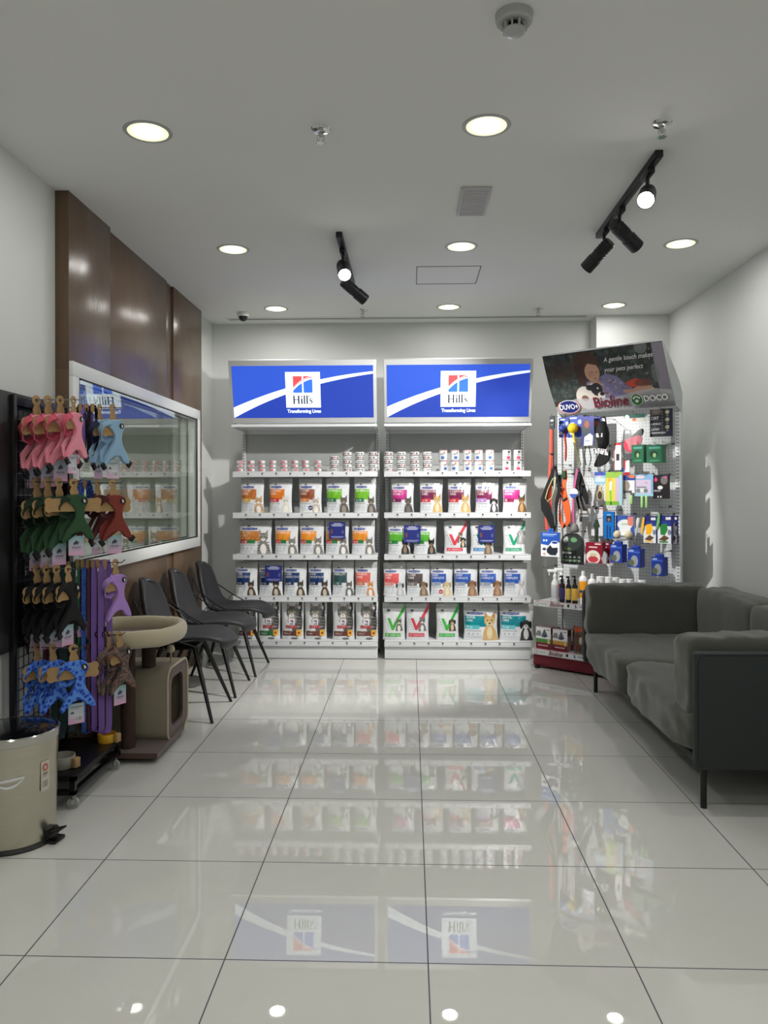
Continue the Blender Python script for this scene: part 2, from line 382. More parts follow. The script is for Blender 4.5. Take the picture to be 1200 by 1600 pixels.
# unseen stronger lamp, added to brighten the room behind the window
fl_ = dup(dl, (-3.1, 5.1, 2.85), 0, 'unseen downlight added to brighten the room behind the window', 'recessed ceiling downlights')
for o in [x for x in C.objects if x.parent == fl_ and x.type == 'LIGHT']: o.data = o.data.copy(); o.data.energy = 20
# sprinklers
sp = thing('ceiling_sprinkler', 'chrome ceiling sprinkler left of centre, between two near downlights', 'sprinkler', (-.37, 3.2, H), 0, 'ceiling sprinklers')
MB().lathe([(0, -.002), (.018, -.014), (.036, -.010), (.042, 0), (0, 0)], seg=28).out('escutcheon', CHROME, sp)
m = MB().cyl((0, 0, -.026), .007, .03, 12); m.tube([(.012, 0, -.03), (.014, 0, -.045), (0, 0, -.058)], .0022, 6).tube([(-.012, 0, -.03), (-.014, 0, -.045), (0, 0, -.058)], .0022, 6).box((0, 0, -.03), (.028, .006, .006))
m.out('head', CHROME, sp)
m = MB().cyl((0, 0, -.06), .017, .002, 16)
for k in range(8): m.box((.019 * math.cos(k * .785), .019 * math.sin(k * .785), -.06), (.006, .004, .002), rot=Matrix.Rotation(k * .785, 3, 'Z'))
m.out('deflector', CHROME, sp)
for (X, Y, l) in ((1.04, 3.2, 'chrome ceiling sprinkler just before the right track light'), (-.39, 6.37, 'small chrome sprinkler beside the left track light, near back'), (1.06, 6.37, 'small chrome sprinkler between middle and right far downlights')):
    dup(sp, (X, Y, H), 0, l, 'ceiling sprinklers')
# smoke detector
sd = thing('smoke_detector', 'round white smoke detector on ceiling nearest the viewer', 'smoke detector', (.335, 2.46, H))
SDM = K('detector_plastic', (176, 178, 176), .45)
MB().lathe([(0, -.03), (.052, -.03), (.058, -.024), (.06, 0), (0, 0)], seg=36).out('base', SDM, sd)
m = MB()
for k in range(10): m.box((.034 * math.cos(k * .628), .034 * math.sin(k * .628), -.042), (.012, .005, .024), .001, rot=Matrix.Rotation(k * .628, 3, 'Z'))
m.cyl((0, 0, -.041), .024, .02, 20, 1)
m.out('vent_cage', [SDM, DARK], sd)
MB().lathe([(0, -.066), (.026, -.064), (.036, -.056), (.036, -.05), (0, -.05)], seg=30).out('cap', SDM, sd)
# square ceiling panel, hatch, slot diffuser, camera
cp = thing('ceiling_speaker', 'square grey fitting on ceiling in front of middle downlight', 'ceiling fitting', (.335, 4.02, H))
MB().box((0, 0, -.006), (.155, .38, .012), .003).out('frame', K('fit_grey', (190, 190, 188), .6), cp)
m = MB().box((0, 0, -.0125), (.13, .35, .003))
for k in range(14): m.box((0, -.155 + k * .024, -.0145), (.12, .006, .002))
m.out('grille', K('fit_grille', (178, 176, 174), .5, noise=.12, nscale=30), cp)
hx0, hx1, hy0, hy1 = .05, .48, 5.17, 5.60
m = MB()
for (c, s_) in ((((hx0 + hx1) / 2, hy0), (hx1 - hx0, .006)), (((hx0 + hx1) / 2, hy1), (hx1 - hx0, .006)), ((hx0, (hy0 + hy1) / 2), (.006, hy1 - hy0)), ((hx1, (hy0 + hy1) / 2), (.006, hy1 - hy0))):
    m.box((c[0], c[1], H - .0012), (s_[0], s_[1], .0024))
struct(m.out('trim_2', K('hatch_gap', (110, 111, 110), .8)))
sl = thing('slot_diffuser', 'long thin black slot air diffuser along back of ceiling', 'air diffuser', (-.03, 6.70, H))
m = MB()
for dy in (-.05, -.018): m.box((0, dy, -.002), (3.1, .012, .004))
m.out('slots', DARK, sl)
MB().box((0, -.033, -.0015), (3.14, .1, .003), .001).out('frame', CEIL, sl)
cm = thing('security_camera', 'small dark dome security camera at back left ceiling corner', 'security camera', (-1.40, 6.42, H))
MB().lathe([(0, -.035), (.045, -.035), (.05, -.028), (.05, 0), (0, 0)], seg=28).out('base', WHITEP, cm)
MB().lathe([(0, -.075), (.018, -.072), (.034, -.058), (.04, -.036), (0, -.036)], seg=28).out('dome', K('smoked_dome', (30, 31, 34), .08), cm)
# track lights
TRK = K('track_black', (22, 23, 26), .4)
def track(label, X, Y0, Y1, heads):
    t = thing('track_light', label, 'track light', (X, (Y0 + Y1) / 2, H), 0, 'ceiling track spotlights')
    m = MB().box((0, 0, -.016), (.036, Y1 - Y0, .032), .003); m.box((0, 0, -.0325), (.012, Y1 - Y0 - .02, .002)); m.out('track_rail', TRK, t)
    for (hy, dirv, W, glow, ang) in heads:
        y = hy - (Y0 + Y1) / 2; d = Vector(dirv).normalized()
        pivot = Vector((0, y, -.13)); q = d.to_track_quat('Z', 'Y').to_matrix()
        hd = MB().box((0, y, -.04), (.034, .12, .03), .004)
        hd.tube([(0, y, -.05), (0, y, -.1), pivot], .009, 10)
        hd.out('adapter', TRK, t)
        c = pivot + d * .05
        b = MB().lathe([(0, -.1), (.03, -.1), (.036, -.092), (.036, .02), (.040, .025), (.040, .1), (.036, .1), (.036, .085), (0, .085)], tuple(c), 28, 0, q)
        for kk in range(4): b.lathe([(.036, -.07 + kk * .018), (.0385, -.068 + kk * .018), (.0385, -.062 + kk * .018), (.036, -.06 + kk * .018)], tuple(c), 28, 0, q)
        so = b.out('spot_head', TRK, t)
        MB().lathe([(0, .094), (.034, .092), (.036, .086)], tuple(c), 28, 0, q).out('lens', K('spot_glow', (255, 255, 255), .4, emit=(255, 253, 248), es=40.0) if glow else K('spot_soft', (255, 255, 255), .4, emit=(255, 253, 248), es=8.0), so)
        loc = c + d * .13
        light('lamp', 'SPOT', W, tuple(loc), t, col=(1, .98, .95), size=.035, target=tuple(loc + d), angle=ang, blend=.5)
track('black ceiling track light left of centre with two spot heads', -.41, 4.46, 5.50, ((4.72, (.14, -.8, -.55), SPOT_W, 1, 80), (5.15, (.78, .46, -.58), SPOT_W * 9.0, 0, 42)))
track('black ceiling track light on the right with three spot heads', 1.11, 3.45, 4.55, ((3.62, (-.30, -.8, -.5), SPOT_W, 1, 80), (4.10, (.75, .45, -.5), SPOT_W * .35, 0, 80), (4.42, (-.57, .60, -.60), SPOT_W * 9.0, 0, 80)))
# ================================================================== food shelving
YSH, YBK = 6.35, 6.745
RAILZ = [.133, .501, .849, 1.195, 1.537]               # price rail centres, bottom to top
BLUE1 = K('sign_blue', (36, 60, 120), .3, emit=(56, 100, 240), es=.72); BLUE2 = K('sign_blue_deep', (30, 46, 100), .3, emit=(46, 76, 205), es=.70)
SGW = K('sign_white', (230, 240, 250), .3, emit=(222, 238, 255), es=.88); SGR = K('sign_red', (235, 70, 70), .3, emit=(240, 72, 78), es=.85); SGB = K('sign_logo_blue', (50, 100, 225), .3, emit=(55, 105, 228), es=.8)
SGK = K('sign_black', (20, 20, 30), .5)
def qbez(P, n=16):
    out = []
    for k in range(n + 1):
        t = k / n; out.append(((1 - t) ** 2 * P[0][0] + 2 * t * (1 - t) * P[1][0] + t * t * P[2][0], (1 - t) ** 2 * P[0][1] + 2 * t * (1 - t) * P[1][1] + t * t * P[2][1]))
    return out
def pip(P, ys, z=.0):      # piecewise-linear helper
    xs = [p[0] for p in P]; return float(np.interp(ys, xs, [p[1] for p in P]))
def spline(P, n=40):
    xs = np.array([p[0] for p in P]); vs = np.array([p[1] for p in P]); c = np.polyfit(xs, vs, min(3, len(P) - 1))
    X = np.linspace(xs[0], xs[-1], n + 1); return list(zip(X, np.polyval(c, X)))
def band(mb, up, lo, y0, y1, mi=0):                    # strip between two curves in XZ
    for (a, b) in zip(range(len(up) - 1), range(1, len(up))):
        mb.prism([lo[a], lo[b], up[b], up[a]], y0, y1, mi)
def hills_letters(mb, ox, oz, s, y0, y1):              # serif word, s = cap height; origin left baseline
    def P(poly): mb.prism([(ox + x * s, oz + z * s) for x, z in poly], y0, y1)
    def Rr(a, b, c, d): P([(a, c), (b, c), (b, d), (a, d)])
    for x in (.05, .62): Rr(x + .06, x + .22, 0, 1); Rr(x, x + .28, 0, .05); Rr(x, x + .28, .95, 1)
    Rr(.2, .7, .47, .54)
    x = 1.02; Rr(x + .05, x + .2, 0, .66); Rr(x, x + .25, 0, .05); P([(x, .60), (x + .2, .7), (x + .2, .60)]); P([(x + .12 + .09 * math.cos(a * .785), .88 + .09 * math.sin(a * .785)) for a in range(8)])
    for x in (1.35, 1.68): Rr(x + .05, x + .2, 0, 1.02); Rr(x, x + .25, 0, .05); P([(x, .96), (x + .2, 1.06), (x + .2, .96)])
    P([(2.0, 1.02), (2.12, 1.04), (2.08, .8), (2.02, .78)])
    c = [(2.46, .56), (2.38, .64), (2.24, .66), (2.14, .58), (2.15, .46), (2.28, .37), (2.41, .28), (2.45, .16), (2.36, .05), (2.22, .02), (2.1, .1)]
    wds = [.05, .05, .06, .09, .12, .14, .13, .1, .07, .05, .05]
    for i in range(len(c) - 1):
        (x0, z0), (x1, z1) = c[i], c[i + 1]; L = math.hypot(x1 - x0, z1 - z0); nx, nz = -(z1 - z0) / L, (x1 - x0) / L; a, b = wds[i] / 2, wds[i + 1] / 2
        P([(x0 - nx * a, z0 - nz * a), (x1 - nx * b, z1 - nz * b), (x1 + nx * b, z1 + nz * b), (x0 + nx * a, z0 + nz * a)])
    P([(2.42, .45), (2.48, .45), (2.48, .66), (2.44, .62)]); P([(2.09, 0), (2.13, .04), (2.13, .24), (2.09, .24)])
def shelving(xc, label, wid=1.206):
    t = thing('shelving_unit', label, 'shelving', (xc, 6.55, 0), 0, 'white shop shelving units with lit signs')
    hw = wid / 2; yb = YBK - 6.55; yf = YSH - 6.55
    m = MB()
    for k, (z0, z1) in enumerate(((.1, .5), (.503, .9), (.903, 1.3), (1.303, 1.62), (1.623, 1.93))): m.box((0, yb + .008, (z0 + z1) / 2), (wid - .05, .016, z1 - z0), .001)
    m.out('back_panel', PANELG, t)
    for sx in (-1, 1):
        m = MB().box((sx * (hw - .012), yb - .004, .99), (.024, .03, 1.94), .002)
        for k in range(74): m.box((sx * (hw - .012), yb - .0195, .06 + k * .025), (.006, .002, .013), mi=1)
        m.out('upright', [SHELFW, DARK], t)
        MB().cyl((sx * (hw - .012), yb - .1, .012), .014, .024, 12).out('levelling_foot', BLACKP, t)
    MB().box((0, yf + .02, .055), (wid - .004, .02, .1), .002).box((0, (yf + yb) / 2 + .02, .02), (wid - .02, yb - yf - .04, .03)).out('base_plinth', SHELFW, t)
    for k, rz in enumerate(RAILZ):
        m = MB().box((0, (yf + yb) / 2 + .006, rz + .004), (wid - .006, yb - yf - .012, .028), .003)
        sh = m.out('shelf', SHELFW, t)
        m = MB().box((0, yf - .002, rz), (wid, .012, .046), .003).box((0, yf - .009, rz + .021), (wid, .004, .003)).box((0, yf - .009, rz - .021), (wid, .004, .003))
        for i in range(10):
            x = -hw + .13 + i * .117 - (.02 if k % 2 else 0)
            if x > hw - .04: continue
            m.box((x, yf - .0085, rz + .005), (.014, .002, .012), mi=1).box((x, yf - .0085, rz - .009), (.02, .002, .002), mi=1)
        m.out('price_rail', [SHELFW, K('rail_mark', (70, 68, 84), .5)], sh)
    # light box, tilted forward at the top
    fw, fh = 1.2, .515; ang = R(15)
    B = Vector((0, 6.30 - 6.55, 1.955)); Mx = Matrix.Translation(B) @ Matrix.Rotation(ang, 4, 'X')
    m = MB().box((0, .05, fh / 2), (fw, .1, fh), .006)
    sb = m.out('sign_box', K('sign_frame', (196, 198, 198), .35), t); sb.matrix_local = Mx
    m = MB().prism([(-.6, 0), (.6, 0), (.6, .02), (-.6, .02)], -.02, .44).box((0, .45, .0), (1.2, .015, .05)).box((0, .03, .012), (1.19, .05, .02))
    for sx in (-1, 1): m.box((sx * .585, .22, .02), (.012, .4, .06))
    cn = m.out('canopy', SHELFW, t); cn.location = (0, 6.30 - 6.55, 1.925)
    X0, Z0, PW, PH = -.575, .045, 1.15, .425
    def q(u, v): return (X0 + u * PW, Z0 + v * PH)
    up = spline([(0, .205), (.19, .41), (.38, .567), (.622, .735), (.8, .82), (1, .885)]); lo = spline([(0.0, .0), (.2, .275), (.384, .452), (.622, .648), (.8, .76), (1, .84)])
    up = [q(*p) for p in up]; lo = [q(*p) for p in lo]
    m = MB(); band(m, [q(u, 1) for u in np.linspace(0, 1, 41)], up, -.002, .001, 0); band(m, lo, [q(u, 0) for u in np.linspace(0, 1, 41)], -.002, .001, 1)
    m.out('blue_panel', [BLUE1, BLUE2], sb, smooth=False)
    m = MB(); band(m, up, lo, -.002, .001); m.out('white_swoosh', SGW, sb, smooth=False)
    m = MB().box((q(.502, .5)[0], -.004, q(0, .54)[1]), (.283, .006, .289)); m.out('logo_plate', SGW, sb, smooth=False)
    # emblem: red / blue window with a sweeping white arc
    lx, lz, ls = q(.433, 0)[0], q(0, .487)[1], .158; lh = .134
    arc = [(0, .22), (.25, .5), (.5, .70), (.75, .83), (1.0, .90)]; fa = lambda x, d: float(np.interp(x, [p[0] for p in arc], [p[1] for p in arc])) + d
    m = MB()
    for (a, b) in ((0, .46), (.54, 1)):
        xs = np.linspace(a, b, 9)
        U = [(lx + x * ls, lz + lh) for x in xs]; L_ = [(lx + x * ls, lz + min(1, fa(x, .10)) * lh) for x in xs]; band(m, U, L_, -.0095, -.007, 0)
        U = [(lx + x * ls, lz + max(0, fa(x, -.08)) * lh) for x in xs]; L_ = [(lx + x * ls, lz) for x in xs]; band(m, U, L_, -.0095, -.007, 1)
    xs = np.linspace(-.05, 1.0, 14); band(m, [(lx + x * ls, lz + (fa(max(x, 0), .06) + min(x, 0)) * lh) for x in xs], [(lx + x * ls, lz + (fa(max(x, 0), .015) + min(x, 0)) * lh) for x in xs], -.0095, -.007, 0)
    xs = np.linspace(.9, 1.3, 8); band(m, [(lx + x * ls, lz + (.885 - .0 * x) * lh) for x in xs], [(lx + x * ls, lz + (.87 - .03 * (1.3 - x)) * lh) for x in xs], -.0095, -.007, 1)
    m.out('logo_emblem', [SGR, SGB], sb, smooth=False)
    m = MB(); hills_letters(m, q(.4255, 0)[0], q(0, .275)[1], .066, -.0095, -.007); m.out('lettering', SGK, sb, smooth=False)
    letters('lettering', 'Transforming Lives', .038, SGW, sb, Matrix.Translation((q(.505, 0)[0], -.003, q(0, .1)[1])) @ STAND, sx=.94, bold=.0012)
    return t
X1, X2 = -.870, .390
shelving(X1, 'left white shop shelving unit under its own blue lit sign')
shelving(X2, 'right white shop shelving unit under its own blue lit sign')
# ------------------------------------------------------------------ drawn animals for the printed bags
def cat(a, cu, v0, s, asp, c1, c2=(70, 66, 62), chest=(235, 232, 225), eyes=(120, 130, 60), stripes=True):
    s = s * 1.35; X = lambda x: cu + x * s
    Y = lambda y: v0 + y * s * asp
    a.poly([(X(-.5), Y(0)), (X(-.42), Y(.5)), (X(-.2), Y(1.05)), (X(.2), Y(1.05)), (X(.45), Y(.5)), (X(.55), Y(0))], c1)
    a.ell(X(0), Y(.35), .22 * s, .4 * s * asp, chest)
    a.ell(X(0), Y(1.25), .36 * s, .32 * s * asp, c1)
    a.poly([(X(-.36), Y(1.35)), (X(-.33), Y(1.85)), (X(-.08), Y(1.5))], c1); a.poly([(X(.36), Y(1.35)), (X(.33), Y(1.85)), (X(.08), Y(1.5))], c1)
    if stripes:
        for k in (-.1, 0, .1): a.rect(X(k - .025), Y(1.42), X(k + .025), Y(1.56), c2)
        for k in range(4):
            for sg in (-1, 1): a.poly([(X(sg * .45), Y(.2 + k * .2)), (X(sg * .22), Y(.26 + k * .2)), (X(sg * .42), Y(.3 + k * .2))], c2)
        a.rect(X(-.36), Y(1.16), X(-.2), Y(1.2), c2); a.rect(X(.2), Y(1.16), X(.36), Y(1.2), c2)
    a.ell(X(0), Y(1.08), .17 * s, .11 * s * asp, chest)
    for e in (-.15, .15): a.ell(X(e), Y(1.28), .07 * s, .055 * s * asp, eyes); a.ell(X(e), Y(1.28), .03 * s, .05 * s * asp, (15, 15, 15))
    a.ell(X(0), Y(1.14), .045 * s, .03 * s * asp, (170, 90, 90))
def dog(a, cu, v0, s, asp, c1, c2, muzzle=(225, 205, 170), prick=False):
    s = s * 1.35; X = lambda x: cu + x * s
    Y = lambda y: v0 + y * s * asp
    a.poly([(X(-.5), Y(0)), (X(-.42), Y(.6)), (X(-.2), Y(1.05)), (X(.2), Y(1.05)), (X(.45), Y(.6)), (X(.55), Y(0))], c1)
    a.ell(X(0), Y(.5), .2 * s, .42 * s * asp, muzzle)
    if prick: a.poly([(X(-.38), Y(1.3)), (X(-.36), Y(1.95)), (X(-.05), Y(1.5))], c2); a.poly([(X(.38), Y(1.3)), (X(.36), Y(1.95)), (X(.05), Y(1.5))], c2)
    a.ell(X(0), Y(1.28), .35 * s, .33 * s * asp, c1)
    if not prick: a.ell(X(-.38), Y(1.2), .13 * s, .3 * s * asp, c2); a.ell(X(.38), Y(1.2), .13 * s, .3 * s * asp, c2)
    a.ell(X(0), Y(1.08), .19 * s, .17 * s * asp, muzzle)
    for e in (-.15, .15): a.ell(X(e), Y(1.34), .05 * s, .05 * s * asp, (20, 15, 12))
    a.ell(X(0), Y(1.14), .08 * s, .055 * s * asp, (20, 18, 18)); a.rect(X(-.1), Y(.97), X(.1), Y(1.0), (150, 70, 70))
BG_ = (226, 228, 230)
def base_art(asp_w, asp_h, film=.80):
    W = 168; a = Art(W, int(W * asp_h / asp_w), BG_)
    if film < 1:
        a.rect(0, film, 1, 1, (172, 174, 173))
        for k in range(11): a.ell(.05 + k * .09, film + (1 - film) * (.62 + .08 * math.sin(k)), .013, .013 * asp_w / asp_h, (245, 246, 246))
    return a
def rx(asp_w, asp_h, block, sub, title, code, animal, film=.80, subcol2=None, disc=None, bu=.70, bigblock=False):
    """therapeutic-diet bag: navy banner, coloured block with title, sub block, animal at lower right"""
    a = base_art(asp_w, asp_h, film); r = asp_w / asp_h
    a.rect(.26, film - .01, .36, film + .03, (48, 48, 70))
    a.ell(.34, film * .915, .25, .036, (30, 46, 128)); a.rect(.1, film * .88, .58, film * .95, (30, 46, 128)); a.text('PRESCRIPTION', .13, film * .897, .03, (190, 200, 230), r * .62)
    a.rect(.02, film * .47, bu, film * .84, block)
    if title:
        tl = title.split(' ')
        for i, ln in enumerate(tl[:2]): a.text(ln, .07, film * (.745 - .10 * i), .055, (245, 240, 235), r * 1.02)
    a.rect(.02, film * .38, .45, film * .52, sub); a.text(code, .08, film * .415, .06, (250, 245, 240), r)
    if subcol2: a.rect(.27, film * .38, .52, film * .52, subcol2)
    a.rect(.08, film * .30, .5, film * .355, (150, 155, 160), .5); 
    for k in range(3): a.ell(.14 + k * .13, film * .22, .032, .032 * r, (170, 185, 200))
    for k in range(3): a.rect(.08, film * (.08 + .035 * k), .5, film * (.09 + .035 * k), (195, 198, 202))
    if disc: a.ell(disc[0], disc[1], .1, .1 * r, disc[2]); a.rect(disc[0] - .06, disc[1] - .01, disc[0] + .06, disc[1] + .01, (235, 235, 240))
    if animal: animal(a, r)
    return a
def check_art(asp_w, asp_h, col, animal, film=.86, strip=None):
    a = base_art(asp_w, asp_h, film); r = asp_w / asp_h
    a.rect(.2, film - .08, .34, film - .02, (60, 60, 75)); a.text('VET', .17, film - .14, .045, (110, 110, 115), r)
    a.poly([(.2, .60), (.34, .60), (.46, .40), (.40, .27)], col); a.poly([(.40, .27), (.46, .40), (.98, 1.0), (.98, .84), (.5, .27)], col); a.rect(.9, .97, 1, 1, col)
    for k in range(5): a.ell(.13 + k * .045, .56 - k * .065, .022, .022 * r, (90, 95, 100))
    a.rect(.1, .09, .82, .19, strip or col); a.text('VET ESSENTIALS', .15, .12, .035, (245, 240, 240), r)
    animal(a, r); return a
def face_cat_art(asp_w, asp_h, strip=(110, 58, 52), lo2=(235, 180, 60)):
    a = Art(168, int(168 * asp_h / asp_w), BG_); r = asp_w / asp_h; g = (122, 120, 116); d = (38, 37, 36)
    a.ell(.72, .45, .25, .38, (98, 96, 93))
    for k in range(7): a.poly([(.95, .2 + k * .08), (.6, .25 + k * .08), (.93, .235 + k * .08)], d)
    a.poly([(.72, .8), (.8, 1.0), (.92, .98), (.93, .8), (.86, .62), (.78, .62), (.85, .85), (.8, .9)], d)
    a.ell(.48, .72, .25, .17, g); a.poly([(.24, .78), (.26, .97), (.42, .87)], g); a.poly([(.72, .78), (.72, .97), (.55, .87)], g)
    a.poly([(.28, .82), (.29, .92), (.37, .87)], (190, 150, 145)); a.poly([(.68, .82), (.68, .92), (.6, .87)], (190, 150, 145))
    for k in (-.09, -.03, .03, .09): a.rect(.48 + k - .013, .79, .48 + k + .013, .875, d)
    for sg in (-1, 1):
        for k in range(3): a.poly([(.48 + sg * .25, .66 + k * .045), (.48 + sg * .12, .69 + k * .03), (.48 + sg * .25, .68 + k * .045)], d)
        a.ell(.48 + sg * .1, .73, .05, .03, (205, 205, 170)); a.ell(.48 + sg * .1, .73, .02, .026, (12, 12, 12))
    a.ell(.48, .625, .13, .07, (228, 226, 222)); a.ell(.48, .66, .035, .018, (190, 110, 105)); a.rect(.475, .6, .485, .65, d)
    for sg in (-1, 1): a.poly([(.48, .58), (.48 + sg * .3, .62), (.48 + sg * .3, .612)], (240, 240, 240))
    a.ell(.5, .5, .2, .1, (150, 148, 144))
    a.rect(.36, .38, .62, .56, (240, 242, 244)); a.rect(.42, .47, .49, .53, (200, 60, 60)); a.rect(.5, .45, .56, .52, (50, 70, 150)); a.rect(.4, .405, .58, .43, (40, 40, 50))
    a.rect(.2, .30, .72, .385, (172, 36, 52)); a.text('SCIENCE PLAN', .24, .325, .035, (235, 200, 200), r)
    a.rect(.05, .10, .72, .23, strip); a.rect(.70, .10, .92, .26, lo2); a.ell(.81, .18, .06, .035, (160, 70, 30))
    a.text('ADULT', .12, .14, .045, (215, 200, 195), r)
    a.ell(.6, .03, .16, .03, (110, 110, 110)); return a
def pouch(parent, art, w, h, d, ph=0.0, top=.78, m=None):
    def g(v): return 1.0 - .25 * max(0, .12 - v) / .12 if v < top * .6 else max(.04, 1 - ((v - top * .6) / (1 - top * .6)) ** 1.6)
    def f(u, v, s=-1):
        b = (1 - abs(2 * u - 1) ** 2.6) ** .6 * g(v)
        wr = .0022 * math.sin(9 * v + 5 * u + ph) * b + .0014 * math.sin(23 * u - 14 * v + ph * 2) * b
        nar = 1 - .05 * math.sin(min(1, v / top) * math.pi) * (1 if s < 0 else 1) - .02 * math.sin(3 * ph) * v
        return ((u - .5) * w * nar, s * (d / 2 * b) + wr, v * h + .004 * math.sin(4 * u + ph) * (v > .97))
    nx = max(34, int(w / .0036)); ny = int(nx * h / w)
    rest = []
    n = 10
    for i in range(n):
        for j in range(n): rest.append([f((i + 1) / n, j / n, 1), f(i / n, j / n, 1), f(i / n, (j + 1) / n, 1), f((i + 1) / n, (j + 1) / n, 1)])
    rest.append([f(i / n, 0, -1) for i in range(n + 1)][::-1] + [f(i / n, 0, 1) for i in range(1, n)])
    return art_mesh('pouch', f, nx, ny, art, rest, (215, 216, 217), m or PRINTG, parent)
tab = (165, 130, 95); gtab = (135, 132, 128); siam = (190, 170, 145)
A_ = {
 'cat_br': lambda a, r: cat(a, .8, 0, .30, r, (196, 160, 120), (120, 85, 55)),
 'cat_wh': lambda a, r: cat(a, .76, 0, .30, r, (222, 218, 208), (190, 185, 175), stripes=False),
 'cat_tan': lambda a, r: cat(a, .76, 0, .28, r, (205, 190, 175), (110, 90, 75)),
 'cat_tb': lambda a, r: cat(a, .78, 0, .30, r, (96, 90, 84), (38, 35, 32), (150, 140, 130)),
 'cat_gr': lambda a, r: cat(a, .77, 0, .30, r, gtab, (60, 58, 56)),
 'cat_si': lambda a, r: cat(a, .74, 0, .28, r, (70, 58, 52), (50, 40, 36), (205, 190, 165), (80, 110, 160), False),
 'cat_bw': lambda a, r: cat(a, .8, 0, .28, r, (110, 108, 108), (60, 60, 60), (240, 240, 240)),
 'cat_or': lambda a, r: cat(a, .7, 0, .27, r, (214, 150, 95), (170, 100, 50), (245, 242, 238)),
 'cat_dk': lambda a, r: cat(a, .76, 0, .30, r, (84, 80, 78), (45, 42, 40), (110, 104, 100)),
 'dog_tan': lambda a, r: dog(a, .76, 0, .32, r, (214, 178, 118), (190, 140, 80), (235, 215, 175), True),
 'dog_bw': lambda a, r: dog(a, .78, 0, .28, r, (60, 58, 60), (30, 30, 34), (235, 235, 235)),
 'dog_sh': lambda a, r: dog(a, .78, 0, .30, r, (120, 90, 58), (48, 40, 36), (190, 150, 100), True),
 'dog_bk': lambda a, r: dog(a, .78, 0, .28, r, (40, 40, 42), (30, 30, 32), (150, 125, 100), True),
 'dog_sp': lambda a, r: dog(a, .75, 0, .28, r, (190, 192, 196), (60, 62, 68), (225, 225, 228)),
 'dog_te': lambda a, r: dog(a, .74, 0, .28, r, (130, 108, 84), (84, 66, 48), (170, 150, 125)),
 'dog_lab': lambda a, r: dog(a, .74, 0, .30, r, (212, 196, 160), (180, 160, 120), (228, 216, 190)),
 'dog_br': lambda a, r: dog(a, .76, 0, .30, r, (150, 112, 84), (110, 76, 52), (185, 150, 120)),
 'dog_wh': lambda a, r: dog(a, .76, 0, .27, r, (206, 206, 204), (170, 170, 170), (230, 230, 230), True)}
def BA(k, W, Hh, **kw):
    O = (240, 150, 45)
    T = {
     'o1': ((190, 108, 45), (214, 168, 70), 'KIDNEY CARE', 'k/d', 'cat_br'), 'o2': ((228, 124, 38), (196, 52, 58), 'URINARY CARE', 'c/d', 'cat_wh'),
     'o3': ((150, 80, 52), (216, 134, 66), 'KIDNEY CARE', 'k/d', 'cat_tan'), 'g1': ((118, 188, 44), (42, 122, 78), 'METABOLIC', 'i/d', 'cat_tb'),
     'O1': ((205, 122, 44), (196, 44, 58), 'URINARY CARE', 'c/d', 'cat_gr'), 'O2': (O, (200, 46, 58), 'METABOLIC', 'c/d', 'cat_gr'),
     'n': ((32, 62, 112), (28, 48, 92), 'FOOD SENSITIVITIES', 'z/d', 'cat_si'), 't5': ((52, 84, 86), (64, 104, 100), 'MOBILITY', 'j/d', 'cat_bw'), 'co': ((226, 104, 94), (206, 120, 96), 'THYROID CARE', 'y/d', 'cat_or'),
     'm1': ((196, 52, 138), (124, 40, 84), 'GASTRO BIOME', 'G', 'cat_dk'), 'm2': ((122, 38, 82), (196, 52, 66), 'DIGESTIVE CARE', 'i/d', 'dog_tan'), 'm4': ((128, 42, 84), (184, 136, 206), 'DIGESTIVE CARE', 'i/d', 'dog_bw'), 'm5': ((196, 48, 128), (130, 34, 72), 'GASTRO BIOME', 'G', 'dog_sh'),
     'G1': ((92, 178, 52), (48, 128, 60), 'METABOLIC', 'M', 'dog_bk'), 'r1': ((226, 92, 92), (224, 140, 132), 'HEART CARE', 'h/d', 'dog_sp'), 'b1': ((86, 76, 76), (120, 110, 108), 'LIVER CARE', 'l/d', 'dog_te'),
     'B1': ((48, 92, 178), (150, 160, 178), 'DERM COMPLETE', 'D', 'dog_lab'), 'B2': ((48, 92, 178), (150, 160, 178), 'DERM COMPLETE', 'D', 'dog_br'), 'B3': ((48, 92, 178), (150, 160, 178), 'DERM COMPLETE', 'D', 'dog_wh'),
     'T1': ((0, 138, 150), (88, 190, 200), 'DENTAL CARE', 't/d', 'dog_tan'), 'T2': ((16, 134, 148), (110, 196, 206), 'DENTAL CARE', 't/d', 'dog_bw')}
    b, s_, ti, co, an = T[k]
    return rx(W, Hh, b, s_, ti, co, A_[an], subcol2=(46, 128, 74) if k in ('O1', 'O2') else None, bu=.78 if k[0] in 'T' else .70, **kw)
